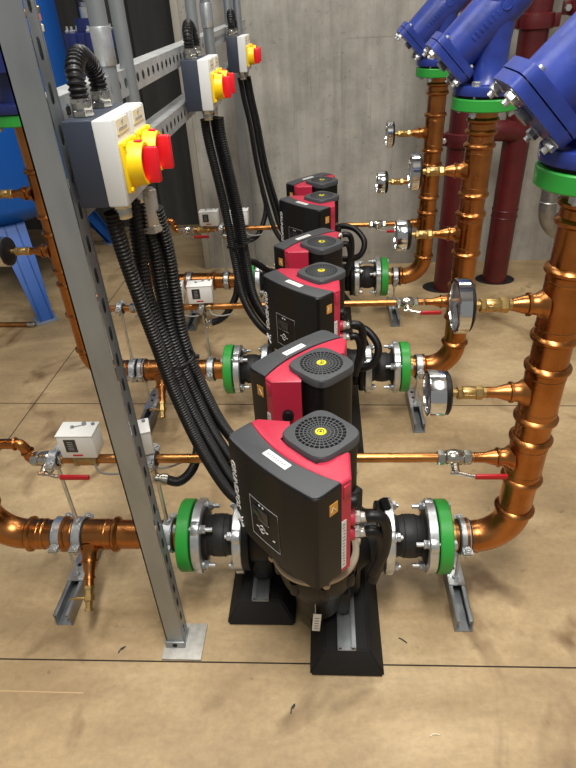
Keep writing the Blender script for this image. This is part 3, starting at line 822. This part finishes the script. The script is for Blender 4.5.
# ------------------------------------------------------------------ Y strainers
def make_strainer(s=1, upper=True):
    # local origin at the bottom flange face; leg hangs toward -s
    t = thing('strainer_valve', 'x', 'valve', (0, 0, 0), 0, 'blue strainers on the green flanges')
    mb = MB()
    J = V((0, 0, .190)); dl = V((-s*.7071, 0, -.7071))
    mb.lathe((0, 0, .022), (0, 0, 1), [(0, .070), (.004, .056), (.016, .047), (.05, .043), (.10, .044), (.14, .049), (.19, .056), (.25, .056), (.30, .050), (.345, .050), (.36, .070)], 40)
    mb.lathe(J+dl*-.10, dl, [(0, .015), (.006, .034), (.02, .048), (.05, .056), (.12, .0565), (.20, .055), (.235, .054)], 40)
    # bottom and top flanges
    mb.cyl((0, 0, .001), (0, 0, .024), .0865, seg=56, bev=.002)
    if upper: mb.cyl((0, 0, .38), (0, 0, .402), .0925, seg=56, bev=.002)
    # raised marks cast along the leg
    n = V((0, -1, 0)); ax = -dl; side = V((-s*.7071, 0, .7071))
    for k in range(7):
        c = J+dl*(.085-k*.012)+n*.0555
        mb.box((0, 0, 0), (.006, .003, .012+.004*(k % 2)), .001, M=Matrix.Translation(c) @ Matrix.Rotation(-s*PI/4, 4, 'Y'))
    mb.torus(J+dl*(-.012)+n*.0555, n, .013, .0022, 20, 6)
    mb.build('body', BLUE, t)
    Mx = Matrix.Translation(J+dl*.127) @ Matrix.Rotation(s*PI/4 if s > 0 else -PI/4, 4, 'Y')
    # plates perpendicular to the leg: local -Z of Mx points along the leg
    mb = MB(); mb.prism(superellipse(.066, .061, 6, 40), -.021, -.002, Mx); mb.build('body_flange', BLUE, t, angle=30)
    mb = MB(); mb.prism(superellipse(.065, .060, 6, 40), -.041, -.023, Mx)
    cv = mb.build('cover', BLUE, t, angle=30)
    mb = MB(); mb.prism(superellipse(.055, .050, 6, 40), -.0235, -.0205, Mx); mb.build('gasket', RUBBER, t)
    dd = (Mx.to_3x3() @ V((0, 0, -1))).normalized()
    for sx in (-1, 1):
        for sy in (-1, 1):
            q = Mx @ V((sx*.047, sy*.043, -.041))
            bolt_mb(q, dd, .045, .020).build('bolt', GALV_L, cv)
    mb = MB(); q = Mx @ V((0, 0, -.041)); mb.nut(q, dd, .014, .012); mb.build('drain_plug', GALV, cv)
    for k in range(4):
        a = PI/4+k*PI/2+.15; q = V((.071*math.cos(a), .071*math.sin(a), .024))
        mb = MB(); mb.ring(q, q+V((0, 0, .002)), .0125, .004, 16, .0004); mb.nut(q+V((0, 0, .002)), (0, 0, 1), .0115, .009); mb.build('bolt', GALV_L, t)
    mb = MB(); mb.cyl((0, 0, -.005), (0, 0, .001), .075, seg=40); mb.build('flange_gasket', RUBBER, t)
    return t
STZ = ZF+.019
sv = make_strainer(); sv.location = (RX[0], 0, STZ); sv['label'] = 'blue strainer nearest the camera, its bolted cover at the right photo edge'
dup(sv, (RX[1], ROWS[1], STZ), 'blue strainer in the middle at the top right, above the middle riser')
dup(sv, (RX[2], ROWS[2], STZ), 'blue strainer farthest away at the top, against the concrete wall')
def make_check():
    t = thing('butterfly_valve', 'x', 'valve', (0, 0, 0), 0, 'shade-darkened blue valves on the left risers')
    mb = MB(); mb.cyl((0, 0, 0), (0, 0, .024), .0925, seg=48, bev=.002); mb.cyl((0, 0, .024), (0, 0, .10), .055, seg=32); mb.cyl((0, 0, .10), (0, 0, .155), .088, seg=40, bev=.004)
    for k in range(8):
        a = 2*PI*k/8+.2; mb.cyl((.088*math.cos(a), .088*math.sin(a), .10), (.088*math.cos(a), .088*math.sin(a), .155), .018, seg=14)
    mb.cyl((0, 0, .155), (0, 0, .20), .052, seg=32); mb.build('body', SHADEDBLUE, t)
    for k in range(8):
        a = 2*PI*k/8+.2; mb = MB(); q = V((.088*math.cos(a), .088*math.sin(a), .155)); mb.nut(q, (0, 0, 1), .011, .010); mb.cyl(q, q+V((0, 0, .022)), .005, seg=8); mb.build('bolt', GALV_L, t)
    mb = MB(); mb.cyl((0, 0, .20), (0, 0, .235), .030, seg=20); mb.nut((0, 0, .235), (0, 0, 1), .026, .016); mb.cyl((0, 0, .25), (0, 0, .30), .012, seg=12); mb.build('stem', GALV_L, t)
    mb = MB(); mb.cyl((0, 0, .262), (0, 0, .285), .060, seg=32, bev=.006); mb.build('hand_wheel', REDHANDLE, t)
    return t
cv = make_check(); cv.location = (XL-.03, ROWS[2], 1.062); cv['label'] = 'shade-darkened blue valve with red hand wheel behind the steel conduits at top left'
dup(cv, (XL, ROWS[1], 1.062), 'shade-darkened blue valve on a green flange at the left photo edge')
t = thing('test_cock', 'small brass cock with pale caps beside the top of the post', 'valve', (-.698, ROWS[1], 1.185))
mb = MB(); mb.cyl((-.06, 0, .10), (-.0, 0, .10), .010, seg=12); mb.cyl((0, 0, .0), (0, 0, .16), .009, seg=12); mb.nut((0, 0, .10), (0, 0, 1), .016, .014); mb.build('body', BRASS, t)
mb = MB(); mb.lathe((0, 0, .055), (0, 0, 1), [(0, .008), (.004, .014), (.018, .015), (.022, .010)], 16); mb.lathe((0, 0, .13), (0, 0, 1), [(0, .010), (.004, .015), (.018, .015), (.022, .010)], 16); mb.build('cap', CREAM, t)
mb = MB(); mb.cyl((0, 0, .083), (0, 0, .098), .014, seg=14); mb.build('collar', mat('pink_collar', '#c8705c', .5), t)

# ------------------------------------------------------------------ steel frame
PX, PY = -.331, -.152
t = thing('strut_post', 'tall grey steel post with slotted side in the left foreground', 'post', (PX, PY, 0))
H = 2.2; c = .0205
slot = []
for k in range(9): a = -PI/2+PI*k/8; slot.append((.008+.005*math.cos(a), .005*math.sin(a)))
for k in range(9): a = PI/2+PI*k/8; slot.append((-.008+.005*math.cos(a), .005*math.sin(a)))
mb = MB()
mb.box((0, -c+.00125, H/2+.02), (2*c, .0025, H)); mb.box((-c+.00125, 0, H/2+.02), (.0025, 2*c, H))
mb.perforated((c, .0, .02), (0, 0, 1), (0, 1, 0), 44, .05, 2*c, slot, .0)
for s_ in (-1, 1): mb.box((s_*(c-.006), c-.00125, H/2+.02), (.012, .0025, H))
mb.build('post', GALV, t, recalc=False)
mb = MB(); mb.box((.019, -.0075, .003), (.094, .094, .006), .001); mb.build('base_plate', mat('weathered_zinc', '#c7c5bd', .55, .3, col2='#b0ada5', vscale=60), t)
mb = MB(); mb.box((0, -c-.003, .016), (.046, .006, .022), .001); mb.box((0, 0, .0085), (.046, .05, .005)); mb.build('foot_bracket', GALV, t)
mb = MB(); mb.cyl((0, -c-.0075, .017), (0, -c-.005, .017), .006, seg=12); mb.build('bolt', VOID, t)

def hole(r=.0085, n=16): return [(r*math.cos(2*PI*k/n+PI/n), r*math.sin(2*PI*k/n+PI/n)) for k in range(n)]
def make_rail(z, label, y0=-.13, n=56, zs=.012):
    t = thing('strut_rail', label, 'rail', (-.331, y0, z), 0, 'perforated steel rails on the frame')
    L_ = n*.04; mb = MB()
    mb.perforated((c, 0, 0), (0, 1, 0), (0, 0, 1), n, .04, .041, hole(), .0)
    mb.box((0, L_/2, c-.00125), (2*c-.001, L_, .0025)); mb.box((0, L_/2, -c+.00125), (2*c-.001, L_, .0025))
    mb.box((-c+.002, L_/2, c-.008), (.0025, L_, .012)); mb.box((-c+.002, L_/2, -c+.008), (.0025, L_, .012))
    mb.build('channel', RAILM, t, recalc=False)
    mb = MB(); mb.box((0, .0, 0), (.036, .004, .036)); mb.build('end_cap', GALV, t)
    t.rotation_euler = (math.atan(zs), 0, 0)
    return t
make_rail(1.168, 'upper perforated steel rail running back from the post top', zs=.014)
make_rail(1.050, 'lower perforated steel rail behind the yellow switches', zs=.010)
t = thing('strut_post', 'steel post of the frame against the concrete wall, behind the far switch', 'post', (-.375, 2.14, 0))
mb = MB(); mb.box((0, 0, 1.1), (.041, .041, 2.2)); mb.build('post', GALV, t)
mb = MB(); mb.box((0, -.0, .003), (.1, .09, .006), .001); mb.build('base_plate', GALV, t)

# rotary isolators in pairs
def iso(label, loc, first=[None]):
    if first[0]: return dup(first[0], loc, label)
    t = thing('rotary_isolator', label, 'switch', loc, 0, 'yellow and red rotary switches on the rail')
    w, h = .078, .112
    mb = MB(); mb.box((.020, 0, 0), (.040, w, h), .002); mb.build('base', NAVY, t)
    mb = MB(); mb.box((.0535, 0, 0), (.028, w, h), .003); cv_ = mb.build('cover', LGREY, t)
    mb = MB(); mb.box((.0678, 0, .044), (.001, .052, .018)); mb.mi = 1; mb.cyl((.0675, .0, .049), (.0692, .0, .049), .0025, seg=10)
    for k in range(8): mb.box((.0685, -.016+k*.0046, .0405), (.0006, .003, .0035))
    mb.build('legend_plate', [CREAM, PALEINK], cv_)
    mb = MB(); mb.box((.0705, 0, -.007), (.006, .062, .066), .002); mb.lathe((.0730, 0, -.007), (1, 0, 0), [(0, .030), (.016, .0285), (.020, .0275), (.020, .0235), (.014, .0235)], 36, caps=False)
    for (y, z) in ((-.026, .022), (.026, .022), (.026, -.036), (-.026, -.036)): mb.cyl((.0730, y, z), (.0760, y, z), .0035, seg=8)
    yl = mb.build('yellow_plate', SWYEL, t)
    mb = MB()
    mb.box((.0850, 0, .0215), (.010, .010, .004), .001); mb.build('red_mark', SWRED, yl)
    mb = MB(); mb.cyl((.0730, 0, -.007), (.0890, 0, -.007), .0235, seg=32); mb.box((.0970, 0, -.009), (.026, .013, .048), .003); kn = mb.build('rotary_handle', SWRED, t)
    # glands under the box
    mb = MB(); mb.nut((.045, 0, -.068), (0, 0, 1), .014, .012); mb.cyl((.045, 0, -.082), (.045, 0, -.066), .0125, seg=16, bev=.001); mb.build('cable_gland', NICKEL, t)
    mb = MB(); mb.nut((.018, 0, .056), (0, 0, 1), .0145, .009); mb.cyl((.018, 0, .064), (.018, 0, .074), .0135, seg=16, bev=.001); mb.nut((.018, 0, .072), (0, 0, 1), .0145, .007); mb.build('cable_gland', NICKEL, t)
    first[0] = t
    return t
IZ = [1.107, 1.117, 1.128]
IX = -.302
WHO = ['beside the post', 'at mid rail', 'far down the rail by the wall']
for i in range(3):
    y = ROWS[i]-.128
    iso('yellow and red rotary switch '+WHO[i]+', nearer of the two', (IX, y, IZ[i]))
    iso('yellow and red rotary switch '+WHO[i]+', farther of the two', (IX, y+.080, IZ[i]))
# conduit loops between the pair
for i in range(3):
    y = ROWS[i]-.128; z = IZ[i]+.078; x = IX+.018
    mb = MB(); mb.corrugated([(x, y, z-.003), (x, y+.001, z+.02), (x-.002, y+.012, z+.036), (x-.003, y+.040, z+.048), (x-.002, y+.068, z+.036), (x, y+.079, z+.02), (x, y+.080, z-.003)], .0128, .0065, 14, .0022)
    tag(mb.build('conduit_loop', HOSE), ['black ribbed conduit loop on top of the switch boxes beside the post',
        'black ribbed conduit loop on top of the middle switch boxes', 'black ribbed conduit loop on the switch boxes nearest the concrete wall'][i], 'conduit', 'black conduit loops')

# rigid galvanised conduits dropping from above
def rigid(x, y, r, z0, label, coupler=None, z1=2.2):
    t = thing('steel_conduit', label, 'conduit', (x, y, z0), 0, 'galvanised conduits dropping to the rail')
    mb = MB(); mb.cyl((0, 0, 0), (0, 0, z1-z0), r, seg=20); mb.build('tube', GALV, t)
    if coupler:
        mb = MB(); mb.cyl((0, 0, coupler-z0), (0, 0, coupler-z0+.055), r+.002, seg=20, bev=.001); mb.build('coupler', GALV_L, t)
    return t
rigid(-.315, .10, .0145, 1.10, 'galvanised conduit with a coupler behind the nearest switch boxes', 1.205)
rigid(-.309, .19, .0125, 1.10, 'galvanised conduit without coupler, right of the one with a coupler')
rigid(-.300, .80, .0145, 1.10, 'left galvanised conduit above the middle switch boxes')
rigid(-.268, .84, .0145, 1.10, 'right galvanised conduit above the middle switch boxes', 1.23)
rigid(-.318, 1.62, .0145, 1.10, 'left galvanised conduit above the far switch boxes')
rigid(-.288, 1.66, .0145, 1.10, 'right galvanised conduit above the far switch boxes')

# black ribbed conduits from the switches to the pumps
def flex(pts, label, r=.0125):
    t = thing('flexible_conduit', label, 'conduit', pts[0], 0, 'black ribbed conduits hanging to the pumps')
    o = V(pts[0]); mb = MB(); mb.corrugated([V(p)-o for p in pts], r, .0062, 12, .0019); mb.build('hose', HOSE, t); return t
flex([(-.272, -.135, 1.035), (-.271, -.13, .99), (-.267, -.12, .923), (-.256, -.10, .792), (-.244, -.08, .661), (-.216, -.06, .507), (-.175, -.03, .36), (-.12, .0, .30)], 'left black ribbed conduit of the bundle hanging beside the post')
flex([(-.262, -.062, 1.03), (-.265, -.066, .96), (-.266, -.07, .87), (-.250, -.07, .775), (-.235, -.055, .647), (-.206, -.035, .512), (-.165, -.01, .37), (-.10, .02, .30)], 'middle black ribbed conduit of the bundle hanging beside the post')
flex([(-.256, -.047, 1.03), (-.250, -.04, .95), (-.250, -.04, .869), (-.243, -.045, .763), (-.224, -.03, .639), (-.195, -.01, .503), (-.15, .02, .37), (-.09, .04, .31)], 'right black ribbed conduit of the bundle hanging beside the post')
flex([(-.235, -.035, 1.01), (-.232, -.02, .93), (-.232, -.02, .86), (-.230, -.025, .763), (-.212, -.012, .645), (-.182, .01, .52), (-.13, .04, .40), (-.08, .06, .33)], 'rightmost black ribbed conduit of the near bundle, leaving the clear gland')
t = thing('cable_joint', 'clear nickel gland under the nearest yellow switch', 'gland', (-.247, -.038, .985))
mb = MB(); mb.cyl((0, 0, 0), (0, 0, .05), .0165, seg=18, bev=.002); mb.nut((0, 0, -.012), (0, 0, 1), .0185, .014); mb.nut((0, 0, .045), (0, 0, 1), .0175, .012); mb.build('body', CLEAR, t)
Y2, Y3 = ROWS[1], ROWS[2]
for k, (dx, dy) in enumerate(((0, 0), (.020, .03), (.036, .012))):
    flex([(-.269+dx, Y2-.115+dy, 1.035), (-.268+dx, Y2-.11+dy, .99), (-.259+dx, Y2-.10+dy, .905), (-.243+dx, Y2-.10+dy, .781), (-.231+dx*.9, Y2-.10+dy, .647), (-.217+dx*.9, Y2-.09+dy, .511), (-.172+dx, Y2-.06+dy, .396), (-.10+dx, Y2-.03+dy, .321)],
         ['left', 'middle', 'right'][k]+' black ribbed conduit of the bundle hanging from the middle switches')
for k, (dx, dy) in enumerate(((0, 0), (.024, .02), (.040, .03))):
    flex([(-.272+dx*.7, Y3-.10+dy, 1.05), (-.262+dx*.7, Y3-.10+dy, .97), (-.248+dx*.7, Y3-.10+dy, .886), (-.230+dx*.8, Y3-.10+dy, .717), (-.200+dx, Y3-.10+dy, .554), (-.174+dx, Y3-.08+dy, .452), (-.13+dx, Y3-.05+dy, .37)],
         ['left', 'middle', 'right'][k]+' black conduit of the thin bundle nearest the concrete wall', .0105)
# cable ties round the bundles
for (p, rx, ry, l) in (((-.240, -.058, .735), .034, .034, 'black cable tie round the near conduit bundle'), ((-.217, Y2-.086, .69), .034, .03, 'black cable tie round the middle conduit bundle')):
    mb = MB(); mb.tube([(rx*math.cos(2*PI*k/28), ry*math.sin(2*PI*k/28), .008*math.cos(2*PI*k/28)) for k in range(29)], .0028, 6); mb.box((rx+.004, 0, .008), (.012, .007, .007), .001)
    tag(mb.build('cable_tie', HOSE, loc=p), l, 'cable tie', 'black cable ties')
# black loops on the right side of the far pumps
for i, l in ((1, 'black cable loop on the right of the middle pump'), (2, 'black hose loop on the right of the farthest pump, under the thin line')):
    y = ROWS[i]; mb = MB()
    dz = -.07 if i == 1 else 0
    mb.tube(smooth_path([(.085, y-.02, .445+dz), (.125, y-.03, .452+dz), (.172, y-.05, .44+dz), (.205, y-.08, .40+dz), (.195, y-.10, .355+dz), (.160, y-.10, .33+dz), (.11, y-.09, .325+dz)], 8), .0125, 12)
    tag(mb.build('cable_loop', HOSE), l, 'cable', 'black loops right of the pumps')

# ------------------------------------------------------------------ red mains and other background pipes
def coupling(mb, p, d, r):
    d = V(d); p = V(p); mb.lathe(p-d*.03, d, [(0, r+.004), (.004, r+.014), (.024, r+.016), (.036, r+.016), (.056, r+.014), (.060, r+.004)], 32)
    for s_ in (-1, 1): mb.box(p+V((s_*(r+.024), 0, 0)), (.03, .03, .05), .004)
t = thing('red_pipe', 'dark red pipe behind the middle copper riser, standing in a floor opening', 'pipe', (.655, 1.845, 0))
mb = MB(); mb.cyl((0, 0, -.02), (0, 0, 2.4), .060, seg=36); mb.build('pipe', PIPERED, t)
for z in (.725, 1.35):
    mb = MB(); coupling(mb, (0, 0, z), (0, 0, 1), .060); cp = mb.build('coupling', PIPERED, t)
    for s_ in (-1, 1):
        mb = MB(); mb.cyl((s_*.084, -.03, z), (s_*.084, .03, z), .007, seg=10); mb.nut((s_*.084, -.03, z), (0, -1, 0), .012, .010); mb.build('bolt', GALV_L, cp)
mb = MB()
for z in (.34,): mb.torus((0, 0, z), (0, 0, 1), .0605, .003, 36, 6)
mb.build('weld_ring', PIPERED, t)
t = thing('red_pipe', 'dark red pipe farther right, its foot standing free in a floor opening', 'pipe', (.925, 1.935, 0))
mb = MB(); mb.cyl((0, 0, -.02), (0, 0, 2.4), .060, seg=36); mb.build('pipe', PIPERED, t)
for z in (.34, .375, 1.02): mb = MB(); mb.torus((0, 0, z), (0, 0, 1), .0605, .0035, 36, 6); mb.build('weld_ring', PIPERED, t)
mb = MB(); coupling(mb, (0, 0, 1.16), (0, 0, 1), .060); mb.build('coupling', PIPERED, t)
mb = MB(); mb.tube(smooth_path([(0, 0, .70), (-.03, -.03, .735), (-.10, -.05, .745), (-.2, -.04, .745)], 8), .045, 24); mb.build('side_branch', PIPERED, t)
t = thing('red_pipe', 'red pipe with a bolted coupling at the top right photo corner', 'pipe', (1.13, 1.95, 0))
mb = MB(); mb.cyl((0, 0, .9), (0, 0, 2.4), .055, seg=32); mb.tube(smooth_path([(0, 0, .92), (0, .03, .86), (0, .12, .83), (0, .235, .83)], 8), .055, 24); mb.build('pipe', PIPERED, t)
mb = MB(); coupling(mb, (0, 0, 1.20), (0, 0, 1), .058); mb.cyl((0, -.02, 1.20), (0, -.10, 1.20), .04, seg=20); cp = mb.build('coupling', PIPERED, t)
for s_ in (-1, 1):
    mb = MB(); mb.nut((s_*.084, -.02, 1.20), (0, -1, 0), .014, .014); mb.build('bolt', GALV_L, cp)
t = thing('clad_pipe', 'silver clad pipe bending away below the near green flange', 'pipe', (.945, 1.45, 0))
mb = MB(); pts = smooth_path([(0, 0, 1.6), (0, 0, .9), (0, 0, .58), (.005, 0, .50), (.035, .01, .445), (.10, .03, .40), (.4, .12, .22)], 8)
mb.tube(pts, .034, 24); mb.build('cladding', CLAD, t)
mb = MB()
for z in (.55, .63, .80): mb.torus((0, 0, z), (0, 0, 1), .0345, .002, 28, 6)
mb.build('seam_band', GALV_L, t)

# ------------------------------------------------------------------ blue tank
TX, TY, TR = -1.80, 2.13, .58
t = thing('blue_tank', 'big bright blue vessel on splayed legs at the left', 'tank', (TX, TY, 0))
mb = MB(); prof = [(.0, .02)]+[(.15*(1-math.cos(PI/2*k/8)), TR*math.sin(PI/2*k/8)) for k in range(1, 9)]+[(1.4, TR), (1.55, TR*.8), (1.65, TR*.3)]
mb.lathe((0, 0, .37), (0, 0, 1), prof, 64); mb.build('shell', TANKBLUE, t)
for ang in (-52.5, 52.5, -127.5, 127.5):
    a = math.radians(ang); mb = MB(); Mr = Matrix.Rotation(a, 4, 'Z')
    pts = [(.38, .48), (.46, .50), (.58, .27), (.735, .0), (.675, .0), (.42, .40)]
    M2 = Mr @ Matrix.Translation((0, .030, 0)) @ Matrix.Rotation(PI/2, 4, 'X')
    for wth, ins in ((.006, 0),): mb.prism(pts, .0, .006, M2); mb.prism(pts, .054, .060, M2)
    # outer plate closing the two webs
    bm = mb.bm
    P = [V((.46, 0, .50)), V((.58, 0, .27)), V((.735, 0, .0))]; W = [.075, .060, .035]
    vs = [(bm.verts.new(Mr @ V((p.x, -w, p.z))), bm.verts.new(Mr @ V((p.x, w, p.z)))) for p, w in zip(P, W)]
    vi = [(bm.verts.new(Mr @ V((p.x-.006, -w, p.z))), bm.verts.new(Mr @ V((p.x-.006, w, p.z)))) for p, w in zip(P, W)]
    for k in range(2):
        mb._f((vs[k][0], vs[k][1], vs[k+1][1], vs[k+1][0])); mb._f((vi[k][0], vi[k][1], vi[k+1][1], vi[k+1][0]))
        mb._f((vs[k][0], vs[k+1][0], vi[k+1][0], vi[k][0])); mb._f((vs[k][1], vs[k+1][1], vi[k+1][1], vi[k][1]))
    lg = mb.build('leg', TANKBLUE, t)
    mb = MB(); mb.box((.70, 0, .004), (.11, .11, .008), .001, M=Mr); mb.build('foot_plate', mat('foot_zinc', '#a9b3bb', .5, .4), lg)
t = thing('floor_copper_pipe', 'thin copper pipe lying on the floor under the blue tank', 'pipe', (-1.62, 1.50, .014))
mb = MB(); mb.cyl((-.5, .02, 0), (.20, 0, 0), .011, seg=14); mb.build('tube', COPPER_D, t)
mb = MB(); mb.cyl((.19, 0, 0), (.225, 0, 0), .0135, seg=14, bev=.001); mb.build('end_cap', NICKEL, t)

# small litter on the floor in front
for (x, y, a, l) in ((.210, -.146, -.6, 'small dark shred on the floor below the right floor channel'), (-.045, -.311, 1.2, 'small dark twig on the floor at the bottom, left of the near block'), (-.462, -.183, .9, 'dark speck on the floor left of the post foot'), (.251, -.358, .2, 'pale shaving on the floor near the bottom, right of the near block')):
    mb = MB(); d = V((math.cos(a), math.sin(a), 0))*.011
    mb.tube(smooth_path([(-d.x, -d.y, .0016), (-.002, .003, .002), (d.x, d.y, .0016)], 4), .0014, 6)
    if a > .3: mb.tube([(0, 0, .002), (.004, .007, .0016)], .0012, 6)
    tag(mb.build('floor_scrap', INK if a != .2 else CREAM, loc=(x, y, 0)), l, 'litter', 'scraps on the floor')

# ------------------------------------------------------------------ camera
cam = bpy.data.cameras.new('camera'); co = bpy.data.objects.new('camera', cam); C.objects.link(co)
p, yw, ro = math.radians(33.599), math.radians(4.676), math.radians(3.303)
fwd = V((-math.sin(yw)*math.cos(p), math.cos(yw)*math.cos(p), -math.sin(p))); rt = V((math.cos(yw), math.sin(yw), 0)); dn = fwd.cross(rt)
r2 = rt*math.cos(ro)+dn*math.sin(ro); d2 = -rt*math.sin(ro)+dn*math.cos(ro)
Mc = Matrix.Identity(4)
for i in range(3): Mc[i][0], Mc[i][1], Mc[i][2] = r2[i], -d2[i], -fwd[i]
Mc.translation = V((.0381, -.9578, 1.2794))
co.matrix_world = Mc
cam.sensor_fit = 'VERTICAL'; cam.sensor_height = 36; cam.lens = 27; cam.clip_start = .02
bpy.context.scene.camera = co

# ------------------------------------------------------------------ light: strip lamps overhead, the rear one added for sheen
def area(loc, sx, sy, power, col=(1, .97, .92), rot=(0, 0, 0)):
    l = bpy.data.lights.new('overhead_light', 'AREA'); l.shape = 'RECTANGLE'; l.size = sx; l.size_y = sy; l.energy = power; l.color = col
    o = bpy.data.objects.new('overhead_light', l); C.objects.link(o); o.location = loc; o.rotation_euler = rot
area((.10, -.75, 2.9), .25, 1.5, 74)
area((1.3, .3, 2.9), .25, 1.2, 14)
area((-1.0, .2, 2.9), .25, 1.2, 15)
area((.20, 1.60, 2.9), 1.6, .2, 27)  # unseen rear strip, added for sheen on the pump tops
w = bpy.data.worlds.new('World'); bpy.context.scene.world = w; w.use_nodes = True
w.node_tree.nodes['Background'].inputs[0].default_value = (1, .97, .93, 1); w.node_tree.nodes['Background'].inputs[1].default_value = .25
vs = bpy.context.scene.view_settings
vs.view_transform = 'Standard'; vs.look = 'None'; vs.gamma = 1; vs.use_curve_mapping = False; vs.exposure = .12
